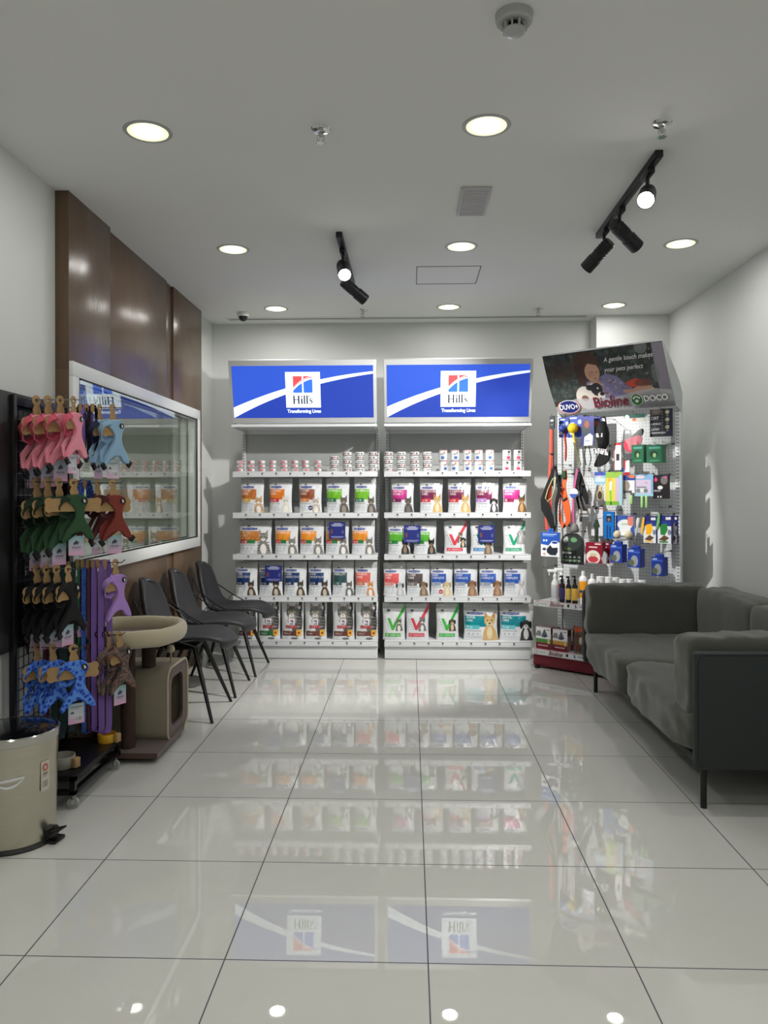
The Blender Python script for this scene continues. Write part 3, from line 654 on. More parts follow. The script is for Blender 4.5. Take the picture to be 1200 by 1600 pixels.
# rows: (shelf index, unit, list of (x0px, x1px, top_px, key, description, disc))
RED = (196, 44, 58)
rows = [
 (3, 'left', 746, [(375.6, 412, 'o1', 'brown-orange cat food bag with tan cat'), (420, 456, 'o2', 'orange cat food bag with a pale cat'), (466.7, 502.5, 'o3', 'brown cat food bag with a white-chested cat'), (509, 546, 'g1', 'light green cat food bag with dark tabby'), (553, 588, 'g1', 'light green cat food bag with dark tabby')]),
 (2, 'left', 812, [(372.5, 424, 'O1', 'wide orange cat food bag with grey tabby'), (428.7, 465.6, 'O2', 'yellow-orange cat food bag with tabby'), (467.7, 506, 'O2', 'yellow-orange cat food bag with tabby'), (508, 545, 'O2', 'orange cat food bag half behind blue card'), (549, 586, 'O2', 'yellow-orange cat food bag with tabby')]),
 (1, 'left', 877, [(366.7, 402, 'n', 'navy blue cat food bag'), (404, 441, 'n', 'navy cat food bag behind blue card'), (443, 478.5, 'n', 'navy blue cat food bag'), (481, 517, 'n', 'navy blue cat food bag'), (518.5, 553, 't5', 'dark teal cat food bag with grey cat'), (554, 589.6, 'co', 'coral cat food bag with ginger cat')]),
 (0, 'left', 941, [(371, 401.5, 'F', 'white bag with large tabby face behind chair'), (403, 437, 'Fg', 'white bag with tabby and green strip'), (439, 474, 'F', 'white bag with large tabby face'), (475.5, 510, 'F', 'white bag with large tabby face'), (518.8, 553.5, 'F', 'white bag with large tabby face'), (555, 590.6, 'F', 'white bag with large tabby face')]),
 (3, 'right', 748, [(611.5, 646.7, 'm1', 'magenta cat food bag with grey cat'), (656, 691.7, 'm2', 'maroon dog food bag with tan dog'), (700, 736, 'm2', 'maroon dog food bag with tan dog'), (742.7, 780, 'm4', 'maroon and lilac dog food bag'), (786, 823.8, 'm5', 'magenta dog food bag with shepherd dog')]),
 (2, 'right', 814, [(606, 641, 'G1', 'green dog food bag with black dog'), (646, 682, 'G1', 'green dog food bag with black dog'), (693.8, 729.7, 'Cr', 'white bag with red check mark'), (735, 772, 'Ct', 'white bag with teal stripe behind blue card'), (786, 821.7, 'Cg', 'white bag with green check and grey dog')]),
 (1, 'right', 879, [(598.8, 634, 'r1', 'coral dog food bag with spotted dog'), (634.8, 671.5, 'b1', 'brown-grey dog food bag with terrier'), (672.5, 707.5, 'B1', 'blue dog food bag with cream puppy'), (709, 746.7, 'B2', 'blue dog food bag with brown dog'), (748.5, 785.8, 'B2', 'blue dog food bag with brown dog'), (787.5, 824, 'B3', 'blue dog food bag with white terrier')]),
 (0, 'right', 943, [(597.5, 632.7, 'Cgr', 'white bag with green check and tabby cat'), (634, 669.8, 'Crr', 'white bag with red check and grey cat'), (681, 717, 'Cgd', 'white bag with green check and puppy'), (724, 778.5, 'T1', 'wide teal dental bag with tan dog'), (780.6, 834, 'T2', 'wide teal dental bag with collie')])]
shelfn = {3: 'second', 2: 'third', 1: 'fourth', 0: 'bottom'}
YF_ = 6.405
ctr = 0
for (si, unit, top, items) in rows:
    zs = RAILZ[si] + .0195
    for n, (a0, a1, key, desc) in enumerate(items):
        d = .075 if a1 - a0 < 45 else .095
        yc = YF_ + d / 2 - .005
        xa, xb = px_X(a0, YF_ + .01), px_X(a1, YF_ + .01); w_ = xb - xa; h_ = py_Z(top, YF_ + .01) - zs
        if key in ('T1', 'T2'): h_ += .0
        if key == 'F': art = face_cat_art(w_, h_)
        elif key == 'Fg':
            art = face_cat_art(w_, h_, (34, 108, 58)); 
        elif key[0] == 'C':
            col = {'Cr': (222, 66, 84), 'Ct': (40, 160, 150), 'Cg': (36, 160, 120), 'Cgr': (72, 178, 66), 'Crr': (208, 60, 78), 'Cgd': (62, 184, 76)}[key]
            an = {'Cr': lambda a, r: (cat(a, .72, .34, .2, r, (120, 100, 84)), dog(a, .84, .2, .2, r, (50, 50, 52), (30, 30, 30))), 'Ct': A_['dog_te'], 'Cg': lambda a, r: dog(a, .78, .3, .3, r, (168, 168, 166), (130, 130, 130), (200, 200, 198)),
                  'Cgr': lambda a, r: cat(a, .74, .25, .24, r, (110, 108, 102)), 'Crr': lambda a, r: cat(a, .72, .25, .26, r, (112, 112, 116), stripes=False), 'Cgd': lambda a, r: dog(a, .7, .25, .24, r, (96, 78, 66), (50, 42, 38))}[key]
            art = check_art(w_, h_, col, an, strip=(60, 140, 190) if key == 'Ct' else None)
        else:
            art = BA(key, w_, h_, disc={'o3': (.52, .14, (50, 50, 120)), 'B1': (.46, .13, RED)}.get(key))
            if key == 'O1':
                for q_ in range(260): u, v = random.uniform(.03, .68), random.uniform(.44, .66); art.ell(u, v, .012, .009, random.choice([(226, 150, 70), (170, 90, 30), (240, 190, 120)]))
        t = thing('pet_food_bag', f"{desc}, {ORD[n]} from left on {unit} unit's {shelfn[si]} shelf", 'pet food bag', ((xa + xb) / 2, yc, zs), random.uniform(-.05, .05), f'pet food bags on the {unit} shelving')
        pouch(t, art, w_, h_, d, ctr * 1.7, m=PRINTG); ctr += 1
# navy shelf cards (square code left out)
ca = Art(120, 126, (34, 44, 124))
for k, (u, l) in enumerate(((.28, .46), (.12, .76), (.2, .6))): ca.rect(u, .9 - .07 * k, u + l, .93 - .07 * k, (225, 228, 245))
ca.ell(.16, .45, .07, .16, (120, 70, 60)); ca.rect(.13, .55, .19, .66, (60, 50, 60)); ca.ell(.84, .42, .06, .13, (90, 100, 150)); ca.rect(.81, .5, .87, .6, (60, 60, 90))
ca.rect(.12, .12, .9, .145, (190, 196, 225)); ca.rect(.2, .06, .8, .08, (190, 196, 225))
for (x0, x1, y0, y1, l) in ((514, 539.5, 816, 842, 'navy card on orange bag, third shelf down of left shelving'), (414, 440.5, 884, 909, 'navy card on navy bag, fourth shelf down of left shelving'), (631, 657, 821, 848, 'navy card between two green bags, right shelving'), (747.5, 773, 821, 848, 'navy card on teal striped bag, right shelving')):
    Y = 6.385
    xa, xb = px_X(x0, Y), px_X(x1, Y); z0, z1 = py_Z(y1, Y), py_Z(y0, Y)
    t = thing('shelf_card', l, 'card', ((xa + xb) / 2, Y, z0), 0, 'navy blue information cards on the shelves')
    pack('printed_card', ca, xb - xa, z1 - z0, .003, t, n=36, side=(34, 44, 124))
    MB().tube([(0, .001, z1 - z0), (0, .005, (z1 - z0) + .02)], .0015, 5).out('clip', K('clear_clip', (190, 192, 195), .2), t)
# ------------------------------------------------------------------ tins
def tin(art, r, h, rimcol=(150, 150, 152)):
    nx = 40; ny = 12
    rest = []
    n = 20
    for i in range(n):
        a, b = 2 * math.pi * i / n, 2 * math.pi * (i + 1) / n
        P = lambda q, rr, z: (rr * math.cos(q), rr * math.sin(q), z)
        for (r0, z0, r1, z1) in ((r, 0, r * 1.03, .001), (r * 1.03, .001, r * 1.0, .003), (r, h - .003, r * 1.03, h - .002), (r * 1.03, h - .002, r * .98, h), (r * .98, h, r * .93, h - .002)):
            rest.append([P(a, r0, z0), P(b, r0, z0), P(b, r1, z1), P(a, r1, z1)])
        rest.append([P(a, r * .93, h - .002), P(b, r * .93, h - .002), (0, 0, h - .002)]); rest.append([P(b, r, 0), P(a, r, 0), (0, 0, 0)])
    return art_mesh('food_tin', lambda u, v: (r * math.cos(-math.pi * 1.5 + u * 2 * math.pi), r * math.sin(-math.pi * 1.5 + u * 2 * math.pi), .003 + v * (h - .006)), nx, ny, art, rest, rimcol, PRINTS)
def tart(kind):
    a = Art(240, 60, (226, 226, 226))
    for o in (0, .5):
        if kind == 'red': a.rect(o + .17, .22, o + .36, .82, (196, 74, 84)); a.rect(o + .17, .45, o + .36, .55, (235, 190, 190)); a.rect(o, 0, o + .5, .1, (110, 44, 50))
        if kind == 'flat': a.rect(o + .1, .3, o + .2, .7, (60, 58, 66)); a.rect(o + .22, .35, o + .27, .8, (196, 60, 66)); a.ell(o + .35, .5, .04, .3, (120, 70, 52)); a.rect(o, 0, o + .5, .12, (90, 60, 56))
        if kind == 'flat2': a.rect(o + .15, .35, o + .3, .6, (70, 70, 84)); a.ell(o + .36, .5, .03, .28, (60, 60, 60)); a.rect(o, 0, o + .5, .1, (150, 150, 155))
        if kind == 'tallb': a.rect(o + .2, .1, o + .33, .42, (44, 90, 160)); a.rect(o + .18, .55, o + .3, .66, (30, 46, 110)); a.ell(o + .33, .75, .035, .17, (170, 120, 90)); a.rect(o, .96, o + .5, 1, (200, 60, 80))
        if kind == 'tallr': a.rect(o + .2, .1, o + .36, .42, (170, 48, 84)); a.rect(o + .2, .5, o + .33, .62, (40, 40, 80)); a.ell(o + .3, .82, .06, .15, (54, 46, 48)); a.rect(o, 0, o + .5, .05, (110, 60, 80))
    return a
zt = RAILZ[4] + .0192; protos = {}
def tins(pxs, n, kind, r, h, unit, desc, grp, yy=6.42):
    for i, p in enumerate(pxs):
        X = px_X(p, yy)
        nn = n[i] if isinstance(n, list) else n
        for k in range(nn):
            kk = (kind[(i + k) % len(kind)] if isinstance(kind, list) else kind)
            posn = ['bottom', 'top'] if nn == 2 else ['bottom', 'middle', 'top'] if nn == 3 else ['bottom', 'second', 'third', 'top'] if nn == 4 else ['bottom', 'second', 'middle', 'fourth', 'top']
            lab = f'{desc}, {posn[k]} one in {ORD[i]} such stack from left, {unit} shelving'
            if kk not in protos: o = tin(tart(kk), r, h); protos[kk] = o
            else: o = protos[kk].copy(); C.objects.link(o)
            o.location = (X + random.uniform(-.0015, .0015), yy, zt + k * (h + .0006)); o.rotation_euler = (0, 0, R(-90) + random.uniform(-.5, .5))
            tag(o, lab, 'tin', grp)
tins([374.7, 392, 409, 425.6, 443.5, 460.5, 477.4, 496.5], 3, 'red', .0300, .0325, 'left', 'small red and white tin', 'red and white tins on the top shelf')
tins([522.7, 542.5, 562, 583], [4, 5, 5, 5], ['flat2', 'flat'], .0385, .0330, 'left', 'flat white tin', 'flat white tins on the left top shelf')
tins([607, 627, 648, 667.5], 5, ['flat', 'flat2'], .0385, .0330, 'right', 'flat white tin', 'flat white tins on the right top shelf')
tins([692.5, 710.5, 730, 747.5, 765.5], 2, 'tallb', .0350, .090, 'right', 'tall white and blue tin', 'tall blue and white tins')
tins([792, 809.5], 2, 'tallr', .0345, .089, 'right', 'tall white and magenta tin', 'tall magenta and white tins')
# ================================================================== three chairs
from mathutils import noise as mnoise
CHL = K('charcoal_leatherette', (43, 43, 46), .45, bump=.08, bscale=120); LEGM = K('black_leg', (17, 17, 19), .35)
def chair(label, loc):
    t = thing('side_chair', label, 'chair', loc, 0, 'charcoal chairs along the window wall')
    P = [(.305, .432), (.322, .452), (.29, .472), (.18, .468), (.03, .455), (-.09, .458), (-.165, .495), (-.215, .575), (-.245, .68), (-.268, .79), (-.282, .835), (-.286, .845)]
    Wd = [.10, .15, .19, .225, .235, .235, .228, .222, .208, .165, .11, .05]
    m = MB(); nu = len(P) - 1; nv = 8
    V = []
    for i, ((x, z), w) in enumerate(zip(P, Wd)):
        row = []
        for j in range(nv + 1):
            q = -1 + 2 * j / nv; c = q * q
            row.append(m.b.verts.new((x + (.055 * c if i > 6 else .03 * c if i > 5 else 0) - (.05 * c if i < 3 else 0), q * w, z + (.028 * c if 2 < i < 7 else 0))))
        V.append(row)
    for i in range(nu):
        for j in range(nv): m.b.faces.new([V[i][j], V[i][j + 1], V[i + 1][j + 1], V[i + 1][j]])
    o = m.out('seat_shell', CHL, t)
    md = o.modifiers.new('thick', 'SOLIDIFY'); md.thickness = .034; md.offset = -1 if o.data.polygons[0].normal.z > 0 else 1
    md = o.modifiers.new('sub', 'SUBSURF'); md.levels = 2; md.render_levels = 2
    # welt seam across the shell
    for sx in (-1, 1):
        for sy in (-1, 1):
            MB().tube([(sx * .10, sy * .10, .428), (sx * .246, sy * .243, .0)], [.0175, .0095], 12).out('leg', LEGM, t)
    MB().tube([(.10, .10, .424), (.10, -.10, .424), (-.10, -.10, .424), (-.10, .10, .424)], .010, 8, closed=True).box((0, 0, .43), (.2, .2, .012), .003).out('under_frame', LEGM, t)
    for sy in (-1, 1):
        m = MB()
        m.tube([(-.245, sy * .20, .73), (-.18, sy * .25, .64), (-.06, sy * .272, .555), (.06, sy * .268, .49), (.15, sy * .235, .455)], .0045, 6)
        m.tube([(-.27, sy * .13, .72), (-.262, sy * .15, .58), (-.20, sy * .18, .48), (-.08, sy * .19, .425), (.08, sy * .17, .43)], .0038, 6)
        m.tube([(-.06, sy * .272, .555), (-.13, sy * .2, .445)], .0034, 6); m.tube([(-.18, sy * .25, .64), (-.235, sy * .17, .53)], .0034, 6); m.tube([(.02, sy * .270, .512), (-.0, sy * .19, .425)], .0034, 6)
        m.out('wire_cradle', LEGM, t)
    return t
c0 = chair('charcoal padded chair nearest the viewer, just behind the cat tree', (-1.43, 4.80, 0))
dup(c0, (-1.425, 5.37, 0), R(1), 'charcoal padded chair in the middle of the row of three', 'charcoal chairs along the window wall')
dup(c0, (-1.40, 5.97, 0), R(-1), 'charcoal padded chair farthest back, beside the left shelving unit', 'charcoal chairs along the window wall')
# ================================================================== sofa
FAB = K('sofa_fabric', (72, 74, 67), .85, bump=.12, bscale=220, sheen=.3, noise=.10, nscale=7); PAN = K('sofa_panel', (36, 43, 42), .55, bump=.08, bscale=150)
def cushion(name, c, sz, parent, m, n=5.0, wr=.010, seed=0, cuts=22, seam=True):
    b = bmesh.new(); bmesh.ops.create_cube(b, size=2.0); bmesh.ops.subdivide_edges(b, edges=b.edges, cuts=cuts, use_grid_fill=True)
    hx, hy, hz = sz[0] / 2, sz[1] / 2, sz[2] / 2
    for v in b.verts:
        p = v.co; d = (abs(p.x) ** n + abs(p.y) ** n + abs(p.z) ** n) ** (1 / n); q = p / d
        w = Vector((q.x * hx, q.y * hy, q.z * hz))
        e = sorted([abs(q.x), abs(q.y), abs(q.z)])[1]
        nn = mnoise.noise(Vector((w.x * 9 + seed, w.y * 3.2, w.z * 5))) + .5 * mnoise.noise(Vector((w.x * 22, w.y * 9 + seed, w.z * 12)))
        crease = mnoise.noise(Vector((w.x * 3 + seed * 3, w.y * 26, w.z * 4))) * max(0, e - .75) * 4
        v.co = Vector(c) + w * (1 + wr * (nn + crease) / max(.05, min(hx, hy, hz)) * .9)
    me = bpy.data.meshes.new(name); b.to_mesh(me); b.free(); me.materials.append(m); me.shade_smooth()
    o = bpy.data.objects.new(name, me); C.objects.link(o); o.parent = parent
    return o
SX0, SX1, SY0, SY1 = 1.21, 2.17, 3.30, 5.45
so = thing('sofa', 'dark green-grey two-seat sofa against the right wall', 'sofa', ((SX0 + SX1) / 2, (SY0 + SY1) / 2, 0))
hx, hy = (SX1 - SX0) / 2, (SY1 - SY0) / 2
MB().box((.01, 0, .214), (2 * hx - .03, 2 * hy - .08, .045), .015, seg=3).out('base', PAN, so)
for sg in (-1, 1):
    MB().box((0, sg * (hy - .025), .447), (2 * hx, .05, .505), .018, seg=3).out('arm_panel', PAN, so)
    o = MB().tube([(-hx + .02, sg * (hy), .215), (-hx + .004, sg * (hy - .0), .24), (-hx + .004, sg * hy, .66), (-hx + .02, sg * hy, .69), (hx - .02, sg * hy, .69)], .0045, 8).out('piping', PAN, so)
MB().box((hx - .02, 0, .447), (.04, 2 * hy - .1, .505), .014, seg=3).out('back_panel', PAN, so)
for k, sg in enumerate((-1, 1)):
    cushion('seat_cushion', (-.125, sg * (hy - .05) / 2, .332), (2 * hx - .20, hy - .052, .20), so, FAB, 9, .009, k * 7 + 2)
    cushion('back_cushion', (hx - .155, sg * (hy - .25) / 2, .575), (.24, hy - .22, .37), so, FAB, 7, .008, k * 5 + 1)
    cushion('arm_cushion', (-.085, sg * (hy - .15), .575 if sg > 0 else .56), (2 * hx - .16, .20, .365 if sg > 0 else .385), so, FAB, 9, .007, k * 3 + 9)
    for sx in (-1, 1):
        MB().cyl((sx * (hx - .07), sg * (hy - .10), .1), .0135, .2, 16).out('leg', LEGM, so)
# ================================================================== pedal bin
STEEL = K('brushed_steel', (196, 192, 176), .26, metal=1.0, bump=.05, bscale=40, stretch=(1, 1, 20), noise=.06, nscale=6)
bn = thing('pedal_bin', 'brushed steel pedal bin with black lid by the black rack', 'bin', (-1.585, 3.02, 0))
MB().lathe([(.155, .012), (.156, .02), (.166, .41), (.166, .415)], seg=64).out('body', STEEL, bn, ang=60)
MB().lathe([(.166, .405), (.171, .408), (.172, .436), (.168, .441), (.163, .441), (.163, .405)], seg=64).out('rim', K('polished_steel', (190, 188, 182), .15, metal=1.0), bn)
MB().lathe([(.1625, .425), (.16, .438), (.12, .448), (0, .453)], seg=64).out('lid', K('gloss_black', (12, 13, 18), .06, coat=.5), bn, ang=60)
m = MB().lathe([(0, .002), (.165, .0), (.168, .006), (.160, .016), (0, .016)], seg=64)
m.box((.175, -.02, .008), (.05, .07, .014), .005, rot=Matrix.Rotation(R(-10), 3, 'Z')); m.out('base_ring', BLACKP, bn)
m = MB().box((.185, -.03, .048), (.065, .05, .008), .003, rot=Matrix.Rotation(R(-12), 3, 'Z') @ Matrix.Rotation(R(-16), 3, 'Y')).box((.158, -.025, .042), (.02, .055, .03), .004, rot=Matrix.Rotation(R(-12), 3, 'Z'))
m.out('pedal', BLACKP, bn)
def wrap(poly, r, az, z0, name, mm, par, off=.0012):         # thin decal bent round the can
    m = MB(); vs = [m.b.verts.new(((r + off) * math.cos(az + x / r), (r + off) * math.sin(az + x / r), z0 + z)) for x, z in poly]; m.b.faces.new(vs); return m
m = MB(); r_ = .1625
az0 = R(-90 + 22)
for (a0, b0, a1, b1) in ((.055, .010, .0, .0), (.055, .012, -.034, -.027)):
    prev = None
    for i in range(17):
        q = -1 + i / 8; x = q * .055; zc = (-a0 * .0) + (.006 * q) + (b1 * (1 - q * q)) if True else 0
        th = .0022 + .0035 * (1 - q * q)
        P = [((r_ + .0015) * math.cos(az0 + x / r_), (r_ + .0015) * math.sin(az0 + x / r_), .285 + zc + s_ * th) for s_ in (-1, 1)]
        P = [m.b.verts.new(p) for p in P]
        if prev: m.b.faces.new([prev[0], P[0], P[1], prev[1]])
        prev = P
m.out('smile_emblem', WHITEP, bn, smooth=False)
sa = Art(40, 110, (206, 200, 186)); sa.ell(.5, .78, .34, .13, (186, 70, 66)); sa.ell(.5, .78, .16, .06, (206, 200, 186)); sa.rect(.2, .55, .8, .6, (60, 56, 56)); sa.rect(.2, .47, .7, .5, (90, 86, 84))
for k in range(7): sa.rect(.2 + k * .09, .12, .2 + k * .09 + .045, .34, (60, 60, 60))
az1 = R(-20)
art_mesh('sticker', lambda u, v: ((.1655 + .0) * math.cos(az1 + (u - .5) * .042 / .165), .1655 * math.sin(az1 + (u - .5) * .042 / .165), .215 + v * .115), 10, 28, sa, m=PRINTS, parent=bn)
# ================================================================== cat tree
CREAM = K('cream_plush', (186, 174, 146), .95, bump=.3, bscale=260, sheen=.6, noise=.06, nscale=12); BROWN = K('brown_plush', (84, 62, 52), .95, bump=.3, bscale=260, sheen=.3, noise=.1, nscale=15)
TAUPE = K('ribbed_taupe', (150, 142, 122), .9, bump=.25, bscale=60, stretch=(1, 1, 14)); POSTM = K('brown_post', (66, 50, 42), .85, bump=.5, bscale=50, stretch=(1, 1, 6))
ct = thing('cat_tree', 'brown and cream cat tree with raised bed and cube house', 'cat tree', (-1.5, 4.15, 0))
m = MB().prism([(-.21, .12), (-.21, -.1), (-.21, -.29), (.12, -.29), (.21, -.2), (.215, .29), (-.21, .29)], 0, .028); m.out('base', BROWN, ct)
o = [x for x in C.objects if x.parent == ct][0]
o.data.transform(Matrix.Rotation(R(90), 4, 'X')); o.data.transform(Matrix.Translation((0, 0, .028)) @ Matrix.Identity(4))
def rrect(w, h, r, n=6):
    P = []
    for (cx, cz, a0) in ((w / 2 - r, h / 2 - r, 0), (-w / 2 + r, h / 2 - r, 90), (-w / 2 + r, -h / 2 + r, 180), (w / 2 - r, -h / 2 + r, 270)):
        for k in range(n + 1): a = R(a0 + 90 * k / n); P.append((cx + r * math.cos(a), cz + r * math.sin(a)))
    return P
MB().cyl((.032, -.20, .31), .037, .57, 28).out('post', POSTM, ct)
MB().cyl((.08, -.02, .525), .037, .17, 28).out('post', POSTM, ct)
# cube house: rounded tunnel running along X with an opening towards the aisle
m = MB(); outer = rrect(.37, .40, .07); inner = rrect(.35, .38, .06); hole = rrect(.21, .27, .05)
def ring_prism(m, A, B, x0, x1, mi=0):
    n = len(A); q = lambda P, x: [m.b.verts.new((x, y, z)) for y, z in P]
    a0, a1, b0, b1 = q(A, x0), q(A, x1), q(B, x0), q(B, x1)
    for k in range(n):
        k2 = (k + 1) % n
        for f in ([a0[k], a0[k2], a1[k2], a1[k]], [b0[k2], b0[k], b1[k], b1[k2]], [a1[k], a1[k2], b1[k2], b1[k]], [a0[k2], a0[k], b0[k], b0[k2]]): m.b.faces.new(f).material_index = mi
ring_prism(m, outer, inner, -.18, .18)
hz_ = .235; hy_ = .095
o = m.out('house_shell', TAUPE, ct); o.location = (.02, hy_, hz_)
m = MB(); ring_prism(m, rrect(.352, .382, .06), hole, .165, .180); o = m.out('house_front', BROWN, ct); o.location = (.02, hy_, hz_)
m = MB(); P = [(y, z) for y, z in rrect(.352, .382, .06)]; A = [m.b.verts.new((-.17, y, z)) for y, z in P]; m.b.faces.new(A); o = m.out('house_back', BROWN, ct); o.location = (.02, hy_, hz_)
m = MB(); m.tube([(.184, y, z) for y, z in rrect(.366, .396, .07, 8)], .006, 8, closed=True); o = m.out('cream_piping', CREAM, ct); o.location = (.02, hy_, hz_); o['label'] = 'cream piping round the house opening'
MB().box((0, 0, -.17), (.33, .3, .02), .008).out('house_cushion', BROWN, ct, loc=(.02, hy_, hz_))
# bed
oct_ = [(-.23, -.12), (-.14, -.25), (.13, -.25), (.25, -.13), (.25, .12), (.15, .24), (-.12, .24), (-.23, .14)]
def smooth_loop(P, it=2):
    for _ in range(it):
        Q = []
        for k in range(len(P)):
            a, b = Vector(P[k]), Vector(P[(k + 1) % len(P)]); Q += [tuple(a * .75 + b * .25), tuple(a * .25 + b * .75)]
        P = Q
    return P
lp = smooth_loop(oct_, 2)
m = MB()
n = len(lp); ringv = []
for k, (x, y) in enumerate(lp):
    nx, ny = Vector((x, y)).normalized(); ring = []
    for j in range(12):
        a = 2 * math.pi * j / 12; ring.append(m.b.verts.new((x + nx * (.026 * math.cos(a)), y + ny * .026 * math.cos(a), .642 + .045 * math.sin(a) + .0015 * math.sin(k * 1.9))))
    ringv.append(ring)
for k in range(n):
    for j in range(12): m.b.faces.new([ringv[k][j], ringv[(k + 1) % n][j], ringv[(k + 1) % n][(j + 1) % 12], ringv[k][(j + 1) % 12]])
bed = m.out('bed_rim', CREAM, ct, loc=(.02, -.10, 0), ang=80)
m = MB(); A = [m.b.verts.new((x * .98, y * .98, .602)) for x, y in lp]; B_ = [m.b.verts.new((x * .98, y * .98, .622)) for x, y in lp]
m.b.faces.new(A[::-1]); m.b.faces.new(B_)
for k in range(n): m.b.faces.new([A[k], A[(k + 1) % n], B_[(k + 1) % n], B_[k]])
m.out('bed_floor', BROWN, ct, loc=(.02, -.10, 0))
m = MB().tube([(0, 0, 0), (.004, 0, .03), (.002, 0, .055)], .0045, 8); tp = m.out('toy_stem', CREAM, ct, loc=(.165, .09, .435))
MB().lathe([(0, -.024), (.017, -.017), (.024, 0), (.017, .017), (0, .024)], seg=20).out('toy_ball', CREAM, tp, loc=(0, 0, .075), ang=80)
# ================================================================== black rolling rack
RX0, RX1, RY0, RY1 = -1.745, -1.455, 3.285, 3.815
rk = thing('display_rack', 'black rolling wire display rack full of pet harnesses', 'rack', ((RX0 + RX1) / 2, (RY0 + RY1) / 2, 0))
lx0, lx1, ly0, ly1 = RX0 - (RX0 + RX1) / 2, RX1 - (RX0 + RX1) / 2, RY0 - (RY0 + RY1) / 2, RY1 - (RY0 + RY1) / 2
m = MB()
for z in (.075, .135):
    for y in (ly0, ly1): m.box((0, y + (.0125 if y < 0 else -.0125), z), (lx1 - lx0, .025, .02), .001)
    for x in (lx0, lx1): m.box((x + (.0125 if x < 0 else -.0125), 0, z), (.025, ly1 - ly0, .02), .001)
for x in (lx0, lx1):
    for y in (ly0, ly1): m.box((x * .91, y * .953, .105), (.024, .024, .08))
m.out('base_frame', BLACKM, rk)
MB().box((0, 0, .147), (lx1 - lx0 - .004, ly1 - ly0 - .004, .005), .001).out('deck', BLACKM, rk)
for y in (ly0 + .0125, ly1 - .0125): MB().box((lx0 + .0125, y, .98), (.025, .025, 1.66), .001).out('upright', BLACKM, rk)
MB().box((lx0 + .0125, 0, 1.79), (.024, ly1 - ly0 - .05, .05), .001).out('top_bar', BLACKM, rk)
m = MB()
for k in range(1, 11): m.tube([(lx0 + .012, ly0 + .0125 + k * .0459, .15), (lx0 + .012, ly0 + .0125 + k * .0459, 1.77)], .0022, 5)
for k in range(34): m.tube([(lx0 + .012, ly0 + .02, .17 + k * .048), (lx0 + .012, ly1 - .02, .17 + k * .048)], .0022, 5)
m.out('wire_grid', BLACKM, rk)
MB().box((lx0 + .004, -.07, 1.255), (.006, ly1 - ly0 + .09, 1.13), .001).out('back_panel', BLACKP, rk)
CLR = K('clear_wheel', (196, 198, 196), .15, trans=.35)
for (x, y) in ((lx1 - .02, ly0 + .03), (lx1 - .02, ly1 - .03), (lx0 + .03, ly0 + .03), (lx0 + .03, ly1 - .03)):
    cs = MB().cyl((0, 0, .0715), .014, .004, 16).lathe([(.0, .062), (.013, .060), (.013, .070), (0, .070)], seg=16).box((0, -.011, .044), (.014, .0025, .036), .001).box((0, .011, .044), (.014, .0025, .036), .001).box((-.0, 0, .061), (.016, .024, .003)).cyl((0, 0, .030), .004, .028, 10, M=Matrix.Rotation(R(90), 3, 'X')).out('caster', CHROME, rk, loc=(x, y, -.006))
    MB().lathe([(0, -.009), (.012, -.009), (.014, -.006), (.02, -.008), (.0245, -.008), (.0265, 0), (.0245, .008), (.02, .008), (.014, .006), (.012, .009), (0, .009)], (0, 0, .0295), 28, 0, Matrix.Rotation(R(90), 3, 'X')).out('wheel', CLR, cs)
HOOKZ = (1.80, 1.43, 1.04, .685)
WIRE = K('bright_wire', (150, 150, 150), .25, metal=1.0)
for z in HOOKZ:
    for (Y, x1) in ((3.40, -1.455), (3.72, -1.395)):
        y = Y - (RY0 + RY1) / 2; a = lx0 + .02; b = x1 - (RX0 + RX1) / 2
        MB().tube([(a, y, z), (b - .02, y, z - .002), (b, y, z + .012)], .0028, 6).box((a, y, z - .01), (.006, .03, .04), .001).out('hook', WIRE, rk)
# ------------------------------------------------------------------ harnesses on kraft hangers
def tagart(front=True):
    a = Art(60, 90, (222, 190, 214))
    for k in range(30):
        q = k / 30; a.rect(0, q, 1, q + .04, (int(228 - 70 * q), int(172 + 38 * q), int(206 + 6 * q)))
    if front: a.poly([(.3, .62), (.5, .78), (.62, .7), (.75, .66), (.6, .6), (.66, .5), (.5, .58), (.35, .5)], (50, 56, 66)); a.rect(.2, .38, .8, .43, (70, 70, 84)); a.rect(.25, .3, .75, .32, (120, 120, 135))
    else: a.rect(.1, .3, .9, .95, (206, 210, 214)); a.rect(.15, .8, .85, .84, (60, 110, 110)); a.rect(.15, .72, .7, .74, (120, 126, 130)); a.rect(.15, .5, .35, .6, (40, 36, 44)); a.rect(.45, .1, .9, .4, (225, 226, 228)); [a.rect(.5 + k * .06, .14, .53 + k * .06, .34, (50, 50, 54)) for k in range(6)]
    return a
TAF, TAB = tagart(True), tagart(False)
BUCK = BLACKP
def spotted(name, c1, c2, c3, sc_=45):
    m = mat(name, c1, .8); nt = m.node_tree; b = nt.nodes['Principled BSDF']; tc = nt.nodes.new('ShaderNodeTexCoord'); v = nt.nodes.new('ShaderNodeTexVoronoi'); v.inputs['Scale'].default_value = sc_
    nt.links.new(tc.outputs['Object'], v.inputs['Vector']); cr = nt.nodes.new('ShaderNodeValToRGB'); cr.color_ramp.interpolation = 'CONSTANT'
    e = cr.color_ramp.elements; e[0].color = (*lin(c3), 1); e[1].position = .33; e[1].color = (*lin(c2), 1); e3 = e.new(.52); e3.color = (*lin(c1), 1)
    nt.links.new(v.outputs['Distance'], cr.inputs[0]); nt.links.new(cr.outputs[0], b.inputs['Base Color']); return m
